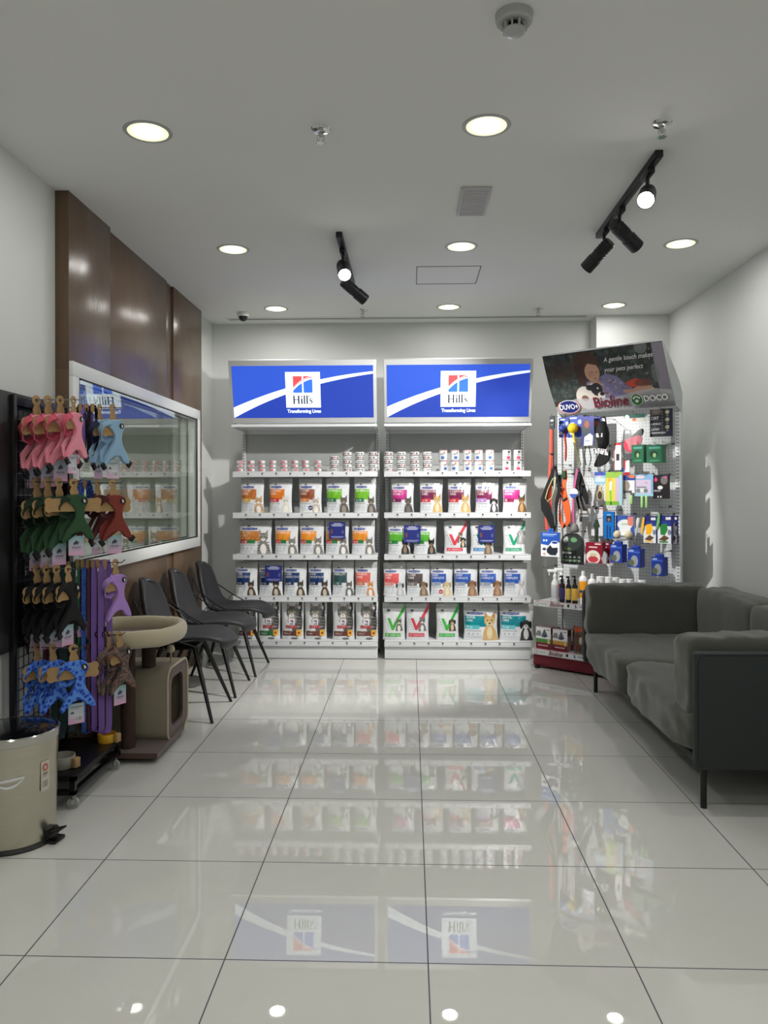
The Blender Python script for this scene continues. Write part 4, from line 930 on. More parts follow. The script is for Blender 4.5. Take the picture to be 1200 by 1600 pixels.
def bone(m, L, z, h, mi=0):
    P = []; e = L / 2; r = h * .5
    for (cx, cz, a0, a1) in ((e - r, z + r * .7, -40, 130), (-e + r, z + r * .7, 50, 220), (-e + r, z - r * .7, 140, 310), (e - r, z - r * .7, 230, 400)):
        for k in range(6): a = R(a0 + (a1 - a0) * k / 5); P.append((cx + r * math.cos(a), cz + r * math.sin(a)))
    P2 = P[:12] + P[12:]
    m.prism(P2, -.0012, .0012, mi); return m
def ringXZ(m, r0, r1, t, n=14):
    q = lambda r, y: [m.b.verts.new((r * math.cos(2 * math.pi * k / n), y, r * math.sin(2 * math.pi * k / n))) for k in range(n)]
    a0, a1, b0, b1 = q(r1, -t), q(r1, t), q(r0, -t), q(r0, t)
    for k in range(n):
        j = (k + 1) % n
        for f in ([a0[k], a0[j], a1[j], a1[k]], [b0[j], b0[k], b1[k], b1[j]], [a1[k], a1[j], b1[j], b1[k]], [a0[j], a0[k], b0[k], b0[j]]): m.b.faces.new(f)
def harness(name, label, loc, rz, col, col2, grp, L=.20, sc_=1.0, two=True, tagside=True, flip=1, buckles=True, sc=1.0):
    t = thing(name, label, 'pet harness', loc, R(rz), grp); t.scale = (sc, sc, sc)
    m = MB(); ringXZ(m, .008, .021, .0012); m.prism([(-.010, -.017), (.012, -.016), (.024, -.045), (.014, -.075), (.012, -.105), (-.012, -.105), (-.010, -.07), (-.018, -.04)], -.0011, .0011); bone(m, L, -.105, .042); m.out('cardboard_hanger', KRAFT, t)
    f = flip
    def curved(m):
        for v in m.b.verts: v.co.y += -.012 * math.sin(min(1, max(0, -v.co.z / .3)) * 3.14) - .8 * v.co.x ** 2 + .010
        return m
    m = MB()                                              # chest plate: wide shoulders, narrow waist, flared bottom with two leg straps
    out = [(-.040, -.070), (-.01, -.056), (.035, -.055), (.062, -.070), (.066, -.095), (.050, -.115), (.045, -.150), (.052, -.180), (.075, -.215), (.098, -.262), (.094, -.275), (.060, -.262), (.045, -.235), (.020, -.232), (-.012, -.245), (-.045, -.285), (-.060, -.275), (-.035, -.225), (-.012, -.195), (.006, -.165), (.008, -.135), (-.006, -.110), (-.030, -.092)]
    rings = []
    pts = smooth_loop(out, 1); pts = [(f * x, z) for x, z in pts]
    m.prism(pts, -.011, .011)
    curved(m); o = m.out('chest_plate', col, t, ang=70)
    bv = o.modifiers.new('round', 'BEVEL'); bv.width = .005; bv.segments = 2; bv.limit_method = 'ANGLE'
    m = MB(); lp_ = [(f * x, y, z) for x, y, z in ((-.035, -.012, -.073), (-.058, -.005, -.085), (-.068, .008, -.112), (-.055, .018, -.152), (-.018, .024, -.164), (.01, .020, -.140), (.03, .018, -.10), (.03, .014, -.068), (0, .012, -.060))]
    m.ribbon(lp_ + [lp_[0]], .028, .006, (0, .6, .8) if True else 0); m.out('neck_loop', col2, t, ang=70)
    if two:
        m = MB(); m.ribbon([(f * .04, .012, -.13), (f * .0, .024, -.17), (f * -.045, .024, -.22), (f * -.052, .01, -.27)], [.02, .03, .03, .026], .006, (1, .2, .1)); m.ribbon([(f * .06, .01, -.20), (f * .03, .022, -.235), (f * -.02, .02, -.268), (f * -.052, .005, -.283)], .022, .005, (.3, 1, .2)); m.out('belly_strap', col, t, ang=70)
    if buckles:
        for (x, z, a) in ((-.058, -.288, 35), (.098, -.272, -40)):
            MB().box((0, 0, 0), (.024, .012, .034), .004, rot=Matrix.Rotation(R(-a * f), 3, 'Y')).out('buckle', BUCK, t, loc=(f * x, -.006, z))
    m = MB().cyl((0, 0, 0), .0135, .003, 20, M=Matrix.Rotation(R(90), 3, 'X')); lg = m.out('logo_patch', BLACKP, t, loc=(f * .045, -.014, -.085))
    m = MB().prism([(-.004, -.008), (.0, -.002), (-.006, .002), (.0, .009), (.003, .002), (.007, .0), (.004, -.008)], -.0008, .0008); m.out('logo_mark', WHITEP, lg, loc=(0, -.002, 0))
    if tagside: pack('hang_tag', TAF if tagside == 1 else TAB, .072, .092, .0012, t, (f * .02, .020, -.345), n=18)
    return t
PINK = K('pink_neoprene', (232, 140, 158), .75, sheen=.3, bump=.05, bscale=200); PINKD = K('rose_lining', (206, 88, 110), .8); LBLUE = K('light_blue_neoprene', (140, 178, 208), .75, sheen=.3); GRN = K('forest_neoprene', (44, 78, 48), .8); GRND = K('dark_green_lining', (26, 48, 32), .8)
RUST = K('rust_neoprene', (128, 52, 42), .75); RUSTD = K('maroon_lining', (80, 30, 32), .8); BLKN = K('black_neoprene', (17, 17, 19), .8); LEO = spotted('blue_leopard', (96, 150, 232), (64, 110, 220), (30, 60, 165), 60); LILAC = K('lilac_neoprene', (172, 134, 206), .75); FLOR = spotted('dark_floral', (70, 74, 70), (150, 90, 80), (52, 110, 100), 70); LEOB = spotted('brown_leopard', (120, 104, 92), (60, 46, 42), (170, 150, 140), 110)
NAVY = K('navy_neoprene', (30, 36, 66), .8)
YN, YFq = 3.40, 3.72
G1 = 'harnesses on the top hooks of the black rack'
zz = HOOKZ[0] - .0045
for k, (px, rz, d) in enumerate(((57, 70, 'pink pet harness deepest on the top near hook of the black rack'), (75, 68, 'second pink pet harness out on the top near hook'), (94, 66, 'third pink pet harness out on the top near hook'), (115, 80, 'outermost pink pet harness, at the tip of the top near hook'))):
    harness('pet_harness', d, (px_X(px, YN), YN - .02 * 0, zz), rz, PINK, PINKD, G1, L=.15 if k < 3 else .12, tagside=1 if k != 3 else 2, sc=(1.14, 1.12, 1.05, .95)[k])
harness('pet_harness', 'light blue pet harness at the end of the top far hook', (px_X(176, YFq), YFq, zz), 62, LBLUE, LBLUE, G1, L=.13, tagside=2)
harness('pet_harness', 'light blue pet harness with dark straps behind another, top far hook', (px_X(156, YFq), YFq + .0, zz), 80, LBLUE, NAVY, G1, L=.12, tagside=1)
zz = HOOKZ[1] - .0045
for k, (px, rz, d) in enumerate(((57, 70, 'dark green pet harness deepest on the second near hook'), (74, 68, 'second dark green pet harness out on the second near hook'), (92, 68, 'third dark green pet harness out, wide bone hanger showing'), (115, 46, 'outermost dark green pet harness with white logo, second near hook'))):
    harness('pet_harness', d, (px_X(px, YN), YN, zz), rz, GRN, GRND, 'dark green harnesses on the second near hook', L=.15 if k < 3 else .27, tagside=2 if k == 1 else 1, buckles=k < 3, sc=(1.15, 1.12, 1.08, .95)[k])
harness('pet_harness', 'rust red pet harness on a bone hanger at second far hook', (px_X(176, YFq), YFq, zz), 48, RUST, RUSTD, None, L=.19, tagside=1)
harness('pet_harness', 'dark maroon pet harness behind the rust red one', (px_X(153, YFq), YFq, zz), 78, RUSTD, RUSTD, None, L=.15, tagside=2)
zz = HOOKZ[2] - .0045
for k, (px, rz, d) in enumerate(((57, 70, 'black pet harness deepest on the third near hook'), (72, 70, 'second black pet harness out on the third near hook'), (88, 68, 'third black pet harness out, bone hanger at its left'), (106, 72, 'outermost black pet harness on the third near hook'))):
    harness('pet_harness', d, (px_X(px, YN), YN, zz), rz, BLKN, BLKN, 'black harnesses on the third near hook', L=.15, tagside=2 if k == 1 else 1, sc=(1.05, 1.05, 1.05, 1.0)[k])
harness('pet_harness', 'lilac pet harness on bone hanger above the cat tree bed', (px_X(180, YFq), YFq, zz), 66, LILAC, LILAC, None, L=.13, two=False, tagside=0, buckles=False)
zz = HOOKZ[3] - .0045
for k, (px, rz, d) in enumerate(((57, 72, 'blue leopard print harness deepest on the lowest near hook'), (82, 68, 'middle blue leopard print harness on the lowest near hook'), (114, 42, 'outermost blue leopard print harness, curled on a wide bone'))):
    harness('pet_harness', d, (px_X(px, YN), YN, zz), rz, LEO, LEO, 'blue leopard harnesses on the lowest near hook', L=.16 if k < 2 else .23, tagside=2 if k == 2 else 0, buckles=False, two=k < 2)
harness('pet_harness', 'dark floral pet harness at the end of the lowest far hook', (px_X(186, YFq), YFq, zz), 60, FLOR, FLOR, None, L=.11, tagside=1, buckles=False)
harness('pet_harness', 'brown leopard pet harness behind the floral one, lowest far hook', (px_X(170, YFq), YFq, zz), 72, LEOB, LEOB, None, L=.10, tagside=0, buckles=False)
# collars and leashes
def lead(name, label, X, Y, z0, z1, m_, w=.022, cat_='leash', grp=None, sway=.006, clip=None, tag_=False, rz=12):
    t = thing(name, label, cat_, (X, Y, z0), R(rz), grp); L = z0 - z1
    pts = [(.006, 0, .004), (-.006 * 0, -.004, .004)]
    P = [(.004, .006, .004), (.010, .008, -.02)] + [(.012 + sway * math.sin(q * 3.0) * .5, .008, -.02 - (L - .06) * q) for q in np.linspace(.05, 1, 12)]
    P += [(.010, .0, -L + .012), (-.006, -.008, -L), (-.02, -.012, -L + .015)] + [(-.018 - sway * math.sin(q * 3.0) * .4, -.014, -L + .03 + (L - .06) * q) for q in np.linspace(0, .98, 12)] + [(-.004, -.006, .003)]
    MB().ribbon(P + [P[0]], w, .003, (1, .15, 0) if False else [(1, .2, 0.01)] * (len(P) + 1)).out('strap', m_, t, ang=70)
    if clip is not None:
        m = MB(); m.tube([(0, 0, 0), (.012, 0, -.008), (.014, 0, -.024), (0, 0, -.034), (-.012, 0, -.024), (-.012, 0, -.01)], .003, 6, closed=True).box((0, 0, .01), (.012, .008, .022), .003); m.out('snap_hook', BLACKP, t, loc=(0, -.018, clip))
    MB().prism([(-.008, .010), (.008, .010), (.009, -.02), (.005, -.034), (-.005, -.034), (-.009, -.018)], -.0008, .0008).out('cardboard_hanger', KRAFT, t, loc=(0, -.020, 0))
    if tag_: pack('hang_tag', TAF, .05, .075, .0012, t, (0, -.018, tag_), n=12)
    return t
PURP = K('purple_webbing', (134, 98, 176), .7); TEAL = K('dark_teal_webbing', (34, 58, 58), .8); GREENW = K('green_webbing', (50, 112, 70), .8); CAMO = spotted('grey_camo_webbing', (62, 68, 66), (44, 48, 50), (84, 88, 86), 60); REDW = K('dusky_red_webbing', (104, 52, 64), .8); BLUP = spotted('blue_print_webbing', (48, 82, 176), (90, 130, 216), (30, 54, 150), 160); ROYAL = spotted('royal_blue_print', (36, 60, 140), (80, 116, 210), (24, 40, 110), 90)
zt3 = HOOKZ[2] + .006
def lx(px, Y=YFq): return px_X(px, Y)
lead('pet_leash', 'grey camouflage leash hanging nearest the black harnesses', lx(122), YFq, zt3, .19, CAMO, .020)
lead('pet_leash', 'short green leash between the camouflage and blue print leashes', lx(130), YFq, zt3, .62, GREENW, .014, tag_=-.37)
lead('pet_leash', 'blue print leash hanging beside the purple leashes', lx(138), YFq, zt3, .20, BLUP, .022, clip=-.40)
lead('pet_leash', 'dusky red leash half hidden between blue and purple leashes', lx(145.5), YFq, zt3, .21, REDW, .012)
lead('pet_leash', 'left one of the two long purple leashes', lx(154), YFq, zt3, .21, PURP, .026, clip=-.34)
lead('pet_leash', 'right one of the two long purple leashes, beside lilac harness', lx(165), YFq, zt3, .20, PURP, .028, clip=-.34)
lead('pet_leash', 'dark teal leash in the shadow between the two hook columns', lx(92, 3.56), 3.56, zt3, .22, TEAL, .03)
lead('pet_leash', 'dusky red leash hanging behind the black harnesses', lx(80, 3.56), 3.56, zt3, .30, REDW, .026)
lead('pet_leash', 'dark teal leash behind the outermost blue leopard harness', lx(108, 3.60), 3.60, zt3, .24, TEAL, .026)
zt1 = HOOKZ[0] + .006
lead('pet_collar', 'purple pet collar between the pink and light blue harnesses', lx(137), YFq, zt1, 1.58, PURP, .024, 'pet collar', clip=-.03)
lead('pet_collar', 'black pet collar left of the purple collar', lx(127), YFq, zt1, 1.57, BLKN, .020, 'pet collar')
lead('pet_collar', 'black pet collar just right of the purple collar', lx(146), YFq, zt1, 1.56, BLKN, .016, 'pet collar')
zt2 = HOOKZ[1] + .006
lead('pet_collar', 'royal blue print collar between green and rust harnesses', lx(134), YFq, zt2, 1.28, ROYAL, .034, 'pet collar', sway=.012)
lead('pet_collar', 'dark maroon collar with tag under the green harnesses', lx(120), YFq, zt2, 1.14, RUSTD, .03, 'pet collar', tag_=-.22)
# bowls on the deck
def bowl(label, X, Y, r, h, m_, tagc):
    t = thing('pet_bowl', label, 'pet bowl', (X, Y, .1500))
    MB().lathe([(0, .0), (r * .9, .0), (r * .94, .004), (r, h - .003), (r * .985, h), (r * .92, h), (r * .84, .014), (0, .010)], seg=40).out('bowl', m_, t)
    MB().box((r + .012, -.01, .024), (.02, .03, .042), .001, rot=Matrix.Rotation(R(-20), 3, 'Z')).out('price_tag', KRAFT, t)
    return t
bowl('grey ceramic pet bowl on the near end of the rack deck', -1.565, 3.40, .058, .052, K('grey_glaze', (150, 148, 138), .3), 0)
bowl('yellow pet bowl on the far end of the rack deck', -1.50, 3.75, .045, .042, K('yellow_glaze', (214, 164, 44), .3), 0)
# ================================================================== angled pegboard stand in the right corner
TH = R(-39); PC = Vector((1.63, 6.125, 0)); TT = Vector((math.cos(TH), math.sin(TH), 0)); NN = Vector((math.sin(TH), -math.cos(TH), 0)) * 1.0
NN = Vector((-math.sin(-TH), -math.cos(TH), 0))
def BS(px, d):              # local x on the plane d in front of the board seen at a photograph column
    k = (px - 600) / F; ca, sa = math.cos(YAW), math.sin(YAW)
    P0 = PC + NN * d
    # (X ca + Y sa) = k (-X sa + Y ca)
    num = k * (-P0.x * sa + P0.y * ca) - (P0.x * ca + P0.y * sa)
    den = (TT.x * ca + TT.y * sa) - k * (-TT.x * sa + TT.y * ca)
    return num / den
def BZ(px, py, d):
    P = PC + NN * d + TT * BS(px, d); w = -P.x * math.sin(YAW) + P.y * math.cos(YAW)
    return CAMH + (771 - py) / F * w
st = thing('pegboard_stand', 'white pegboard display stand set at an angle in the right corner', 'display stand', (PC.x, PC.y, 0), TH)
hwid = .5
PEG = mat('pegboard', (206, 210, 210), .45); nt = PEG.node_tree; b = nt.nodes['Principled BSDF']
tc = nt.nodes.new('ShaderNodeTexCoord'); vm = nt.nodes.new('ShaderNodeVectorMath'); vm.operation = 'SCALE'; vm.inputs['Scale'].default_value = 40.0; nt.links.new(tc.outputs['Object'], vm.inputs[0])
vf = nt.nodes.new('ShaderNodeVectorMath'); vf.operation = 'FRACTION'; nt.links.new(vm.outputs[0], vf.inputs[0]); sb_ = nt.nodes.new('ShaderNodeVectorMath'); sb_.operation = 'SUBTRACT'; sb_.inputs[1].default_value = (.5, .5, .5); nt.links.new(vf.outputs[0], sb_.inputs[0])
mu = nt.nodes.new('ShaderNodeVectorMath'); mu.operation = 'MULTIPLY'; mu.inputs[1].default_value = (1, 0, 1); nt.links.new(sb_.outputs[0], mu.inputs[0]); ln_ = nt.nodes.new('ShaderNodeVectorMath'); ln_.operation = 'LENGTH'; nt.links.new(mu.outputs[0], ln_.inputs[0])
ab = nt.nodes.new('ShaderNodeVectorMath'); ab.operation = 'ABSOLUTE'; nt.links.new(sb_.outputs[0], ab.inputs[0])
lt = nt.nodes.new('ShaderNodeMath'); lt.operation = 'LESS_THAN'; lt.inputs[1].default_value = .14; nt.links.new(ln_.outputs['Value'], lt.inputs[0])
mx = nt.nodes.new('ShaderNodeMix'); mx.data_type = 'RGBA'; nt.links.new(lt.outputs[0], mx.inputs[0]); mx.inputs[6].default_value = (*lin((206, 210, 210)), 1); mx.inputs[7].default_value = (*lin((96, 100, 104)), 1); nt.links.new(mx.outputs[2], b.inputs['Base Color'])
for (z0, z1) in ((.16, .50), (.503, 1.0), (1.003, 1.5), (1.503, 2.06)):
    MB().box((0, .012, (z0 + z1) / 2), (2 * hwid - .06, .012, z1 - z0), .001).out('pegboard_panel', PEG, st)
for sx in (-1, 1):
    m = MB().box((sx * (hwid - .012), .01, 1.06), (.035, .05, 2.08), .002)
    for k in range(76):
        for q in (-.006, .006): m.box((sx * (hwid - .012) + q, -.0155, .10 + k * .0262), (.0045, .002, .015), mi=1)
    m.out('upright', [SHELFW, K('slot_shadow', (70, 74, 78), .7)], st)
    MB().box((sx * (hwid - .012), -.2, .012), (.03, .04, .024), .004).out('foot', BLACKP, st)
    MB().box((sx * (hwid - .04), -.43, .012), (.035, .035, .024), .004).out('foot', BLACKP, st)
REDK = K('dark_red_kick', (112, 22, 38), .4)
MB().box((0, -.2, .062), (2 * hwid, .45, .085), .002).out('kick_plinth', REDK, st)
MAR = K('maroon_ink', (112, 20, 40), .5); BLKI = K('black_ink', (24, 22, 26), .5); BLUI = K('blue_ink', (30, 60, 130), .5); GRNI = K('green_ink', (110, 130, 90), .5); ORI = K('red_line', (200, 60, 60), .5)
def brand_strip(sh, yf_, z):
    m = MB().box((0, yf_, z), (2 * hwid, .008, .046), .001); pr = m.out('price_strip', SHELFW, sh)
    y = yf_ - .0045
    for o in (-.5, .0):
        ring = MB().lathe([(.012, -.0006), (.016, -.0006), (.016, .0006), (.012, .0006), (.012, -.0006)], (0, 0, 0), 20, 0, Matrix.Rotation(R(90), 3, 'X')).out('strip_mark', GRNI, sh, loc=(o + .03, y, z))
        letters('lettering', 'DOCO', .018, K('pale_ink', (150, 150, 140), .5), sh, Matrix.Translation((o + .085, y, z - .006)) @ STAND)
        letters('lettering', 'Bioline', .047, MAR, sh, Matrix.Translation((o + .20, y, z - .015)) @ STAND, shear=.3, sx=.92, bold=.0006)
        MB().box((o + .30, y, z + .002), (.018, .0012, .022)).out('strip_mark', BLKI, sh, smooth=False)
        MB().prism([(-.012, .012), (.004, .012), (-.002, .0), (.008, -.002), (-.004, -.014), (-.006, -.004)], -.0006, .0006).out('strip_mark', BLUI, sh, loc=(o + .365, y, z))
        MB().box((o + .41, y, z + .004), (.04, .001, .005)).out('strip_mark', BLUI, sh)
for (z, yf_) in ((.128, -.436), (.505, -.415)):
    sh = MB().box((0, (yf_ + .0) / 2, z + .006), (2 * hwid - .01, -yf_ - .004, .022), .002).out('shelf', SHELFW, st)
    brand_strip(sh, yf_, z + .004)
    MB().box((0, yf_ - .0046, z + .025), (2 * hwid, .0008, .0025)).out('red_edge_line', ORI, sh)
# header sign leaning forward
HA = math.atan2(.265, .44); hw_, hh_ = .955, .515
pa = Art(480, 260, (50, 57, 55))
rs = random.Random(3)
for k in range(900):
    u, v = rs.random(), rs.random(); c = rs.choice([(62, 74, 68), (44, 49, 49), (80, 90, 86), (36, 40, 40), (70, 60, 54), (56, 68, 74)]); pa.ell(u, v, rs.uniform(.006, .03), rs.uniform(.01, .05), c, .6)
for k in range(46): u, v = rs.random(), rs.uniform(.3, 1); pa.ell(u, v, .006, .011, rs.choice([(150, 140, 110), (140, 70, 50), (110, 120, 100), (160, 150, 140)]), .8)
pa.ell(.14, .72, .12, .16, (74, 56, 48), .5); pa.rect(.915, .2, 1, 1, (150, 142, 156), .85); pa.ell(.83, .95, .05, .1, (130, 136, 136), .7); pa.ell(.91, .55, .03, .14, (120, 120, 128), .7)
# adult with bobbed hair bending over a black and white puppy
pa.poly([(.25, .12), (.3, .4), (.33, .5), (.45, .57), (.52, .62), (.6, .56), (.68, .38), (.74, .30), (.66, .22), (.5, .1)], (124, 120, 158))
for k in range(70):
    u, v = rs.uniform(.38, .66), rs.uniform(.22, .56)
    if v < .62 - abs(u - .5) * 1.2: pa.ell(u, v, .012, .02, rs.choice([(96, 92, 150), (150, 120, 130), (170, 170, 190), (110, 70, 80)]), .6)
pa.ell(.365, .76, .105, .235, (74, 52, 44)); pa.poly([(.26, .8), (.27, .5), (.33, .42), (.36, .8)], (66, 46, 40)); pa.poly([(.45, .85), (.475, .72), (.465, .56), (.44, .62)], (66, 46, 40))
pa.ell(.405, .66, .062, .15, (196, 152, 128)); pa.poly([(.35, .84), (.45, .86), (.455, .76), (.38, .8), (.34, .72)], (78, 54, 46)); pa.ell(.40, .665, .018, .006, (96, 62, 52)); pa.ell(.442, .655, .012, .005, (96, 62, 52)); pa.ell(.385, .62, .02, .04, (172, 122, 104), .5)
pa.ell(.42, .56, .016, .009, (160, 84, 80)); pa.poly([(.415, .66), (.428, .61), (.41, .605)], (176, 130, 108)); pa.ell(.41, .46, .05, .07, (186, 142, 120))
pa.poly([(.62, .34), (.7, .33), (.78, .40), (.86, .36), (.88, .3), (.74, .24), (.64, .28)], (192, 146, 122)); pa.poly([(.66, .45), (.74, .5), (.8, .46), (.79, .38), (.68, .36)], (196, 66, 46)); pa.ell(.80, .42, .07, .06, (110, 60, 44), .8)
pa.ell(.30, .25, .085, .2, (222, 214, 204)); pa.ell(.385, .36, .075, .13, (216, 208, 200)); pa.ell(.41, .38, .05, .11, (34, 32, 36)); pa.ell(.355, .42, .035, .05, (34, 32, 36)); pa.ell(.435, .27, .03, .06, (226, 216, 208)); pa.ell(.445, .30, .02, .03, (24, 22, 24)); pa.ell(.29, .25, .03, .05, (110, 60, 50), .8); pa.ell(.42, .4, .008, .012, (230, 225, 220))
# pale lower band with the brand marks
P_ = [(0, .14)] + [(u, .14 + .20 * math.sin(max(0, (u - .0)) * 2.2) ** 2 + .02 * u) for u in np.linspace(.02, 1, 24)] + [(1, 0), (0, 0)]
pa.poly([(0, .0), (0, .13), (.08, .20), (.2, .25), (.35, .24), (.5, .22), (.62, .25), (.74, .30), (.86, .32), (1, .27), (1, 0)], (186, 186, 190), .82)
pa.poly([(.66, 0), (.7, .07), (1, .09), (1, 0)], (120, 120, 124), .6)
hs = art_mesh('header_sign', lambda u, v: ((u - .5) * hw_ + .028, -.004 - .02 * math.sin(v * math.pi), v * hh_), 300, 160, pa,
              [[(-.45, 0, 0), (-.45, 0, hh_), (.505, 0, hh_), (.505, 0, 0)]], (200, 200, 200), PRINTS, st)
HM = Matrix.Translation((0, -.10, 2.02)) @ Matrix.Rotation(HA, 4, 'X'); hs.matrix_local = HM
hp = lambda u, v, e=.010: Matrix.Translation(((u - .5) * hw_ + .028, -.004 - .02 * math.sin(v * math.pi) - e, v * hh_)) @ STAND
WI = K('white_ink', (232, 232, 232), .5); NAVI = K('navy_ink', (22, 36, 110), .5); ORG = K('orange_ink', (196, 110, 80), .5); GRI = K('leaf_green', (54, 110, 50), .5)
letters('lettering', 'A gentle touch makes', .052, WI, hs, hp(.72, .80), shear=.35, sx=.82, ext=.0004); letters('lettering', 'your pets perfect', .052, WI, hs, hp(.67, .65), shear=.35, sx=.82, ext=.0004)
letters('lettering', 'Bioline', .125, MAR, hs, hp(.50, .085, .013), sx=.84, bold=.0012)
def oval(u, v, a, b_, mm, e):
    m = MB(); P = [(a * math.cos(k * .2618), b_ * math.sin(k * .2618)) for k in range(24)]; m.prism(P, -.0006, .0006); o = m.out('logo_shape', mm, hs, smooth=False); o.location = (hp(u, v, e)).translation; return o
oval(.125, .13, .098, .066, ORG, .004); oval(.125, .13, .090, .058, WI, .0055); oval(.125, .13, .085, .053, NAVI, .007)
letters('lettering', 'DUVO+', .062, WI, hs, hp(.125, .09, .012), sx=.76, bold=.001)
oval(.715, .155, .045, .050, WI, .004); oval(.715, .155, .041, .046, GRI, .0055)
m = MB()
for k in range(4): a = R(35 + k * 37); m.prism([(.026 * math.cos(a) + .0065 * math.cos(q), .026 * math.sin(a) + .009 * math.sin(q)) for q in np.linspace(0, 6.28, 10)[:-1]], -.0006, .0006)
m.prism([(.013 * math.cos(q), -.010 + .012 * math.sin(q)) for q in np.linspace(0, 6.28, 14)[:-1]], -.0006, .0006); pw = m.out('paw_mark', WI, hs, smooth=False); pw.location = hp(.715, .155, .007).translation
letters('lettering', 'DOCO', .066, K('dark_green_ink', (40, 60, 40), .5), hs, hp(.87, .125, .010), sx=.9, bold=.004); letters('lettering', 'DOCO', .066, WI, hs, hp(.87, .125, .0125), sx=.9, bold=.0026)
MB().box((.028, -.004, hh_ + .004), (hw_ + .012, .012, .010), .002).out('header_rail', SHELFW, hs)
SIDE = K('pale_side', (196, 200, 200), .5)
for sx in (-1, 1):     # curved side brackets behind the header
    x = .505 if sx > 0 else -.45
    m = MB(); A = [(-.10, 2.02), (.01, 1.98), (.03, 2.12), (-.03, 2.20), (-.12, 2.28), (-.22, 2.36), (-.345, 2.45)]
    va = [m.b.verts.new((x, y, z)) for y, z in A]; vb = [m.b.verts.new((x + .004 * sx, y, z)) for y, z in A]; m.b.faces.new(va); m.b.faces.new(vb[::-1])
    for k in range(len(A)): m.b.faces.new([va[k], vb[k], vb[(k + 1) % len(A)], va[(k + 1) % len(A)]])
    m.out('header_bracket', SIDE, st)
HOOKM = K('peg_hook_steel', (120, 122, 126), .3, metal=1.0)
def hook(x, z, L=.25):
    MB().tube([(x, .004, z), (x, -L, z - .004), (x, -L - .008, z + .012)], .0022, 6).box((x, .003, z), (.02, .004, .012)).out('peg_hook', HOOKM, st)
def place(name, label, cat, px, py, d, dz=0, rz=0, grp=None):
    x = BS(px, d); z = BZ(px, py, d); p = PC + TT * x + NN * d
    t = thing(name, label, cat, (p.x, p.y, z + dz), TH + R(rz), grp)
    return t, x, z
def pk(name, label, cat, box, art, side=(210, 210, 210), t=.02, d=.2, rz=0, grp=None, m=None, hk=True, n=None, hkz=.009):
    x0, y0, x1, y1 = box; w_ = BS(x1, d) - BS(x0, d); z0 = BZ((x0 + x1) / 2, y1, d); h_ = BZ((x0 + x1) / 2, y0, d) - z0
    tt, x, z = place(name, label, cat, (x0 + x1) / 2, y1, d, 0, rz, grp)
    pack('printed_pack', art, w_, h_, t, tt, side=side, m=m or PRINTS, n=n or max(14, int((x1 - x0) * 1.6)))
    if hk: hook(x, z + h_ + hkz, d + .03)
    return tt, w_, h_
def A2(bg, *ops, w=120, h=150):
    a = Art(w, h, bg)
    for o in ops: getattr(a, o[0])(*o[1:])
    return a
W_ = (228, 230, 232)
# top row
t, x, z = place('dog_leash', 'coral red and black dog leash at the far left of the pegboard', 'leash', 863, 651, .26); hook(x, z + .006, .27)
pack('printed_card', A2((30, 32, 38), ('rect', .2, .6, .8, .72, W_), ('rect', .2, .3, .75, .36, (120, 124, 130))), .042, .10, .012, t, loc=(0, 0, -.10), n=14, side=(30, 32, 38))
MB().ribbon([(-.012, 0, -.09), (-.016, 0, -.3), (-.03, -.004, -.6), (-.055, -.004, -.82), (-.05, -.004, -.90), (-.035, 0, -.92), (-.02, .004, -.86), (-.018, .006, -.6), (-.005, .006, -.3), (0, .006, -.09)], .020, .003, (1, 0, 0)).out('strap', K('coral_webbing', (220, 84, 66), .6), t, ang=70)
MB().ribbon([(.012, -.004, -.09), (.012, -.004, -.3), (.008, -.004, -.5), (.006, -.004, -.56)], .010, .003, (1, 0, 0)).out('dark_strap', BLACKP, t); MB().box((-.002, -.006, -.30), (.024, .01, .012), .002).out('slider', BLACKP, t)
BLC = A2((40, 70, 160), ('rect', 0, .82, 1, 1, (36, 58, 140)), ('ell', .3, .5, .22, .2, (206, 214, 226)), ('ell', .62, .4, .2, .16, (120, 60, 60)), ('rect', .1, .86, .6, .93, (180, 196, 230)), ('ell', .2, .25, .16, .12, (210, 214, 220)), ('ell', .8, .7, .14, .1, (170, 190, 220)))
t, w_, h_ = pk('dog_toy', 'blue carded ball-and-rope toy with bright yellow ball', 'dog toy', (888, 650, 911, 684), BLC, t=.006, d=.16)
MB().lathe([(0, -.042), (.03, -.03), (.042, 0), (.03, .03), (0, .042)], (0, -.05, .07), 24).out('yellow_ball', K('yellow_rubber', (232, 196, 30), .5, bump=.5, bscale=200), t, ang=80)
MB().tube([(.005, -.05, .035), (.012, -.05, -.02), (.04, -.05, -.13), (.072, -.05, -.22), (.06, -.05, -.235), (.03, -.05, -.14), (.008, -.05, -.04)], .0042, 6).out('rope', K('khaki_rope', (120, 118, 84), .9), t)
MB().tube([(.005, -.052, .035), (.012, -.052, -.01), (.022, -.052, -.05)], [.012, .009, .004], 8).out('yellow_tail', K('yellow_rubber', (232, 196, 30), .5), t)
t, w_, h_ = pk('dog_toy', 'blue carded toy with hanging red rope, beside the yellow ball', 'dog toy', (874, 653, 889, 684), BLC, t=.006, d=.17)
MB().tube([(.01, -.012, .03), (.018, -.014, -.02), (.024, -.014, -.08), (.022, -.014, -.15), (.02, -.014, -.19)], [.006, .010, .009, .010, .006], 8).out('rope', K('red_rope', (168, 60, 54), .9, noise=.4, nscale=90), t)
MB().lathe([(0, -.03), (.022, -.02), (.03, 0), (.022, .02), (0, .03)], (.0, -.035, .07), 20).out('blue_ball', K('blue_rubber', (44, 70, 150), .5), t, ang=80)
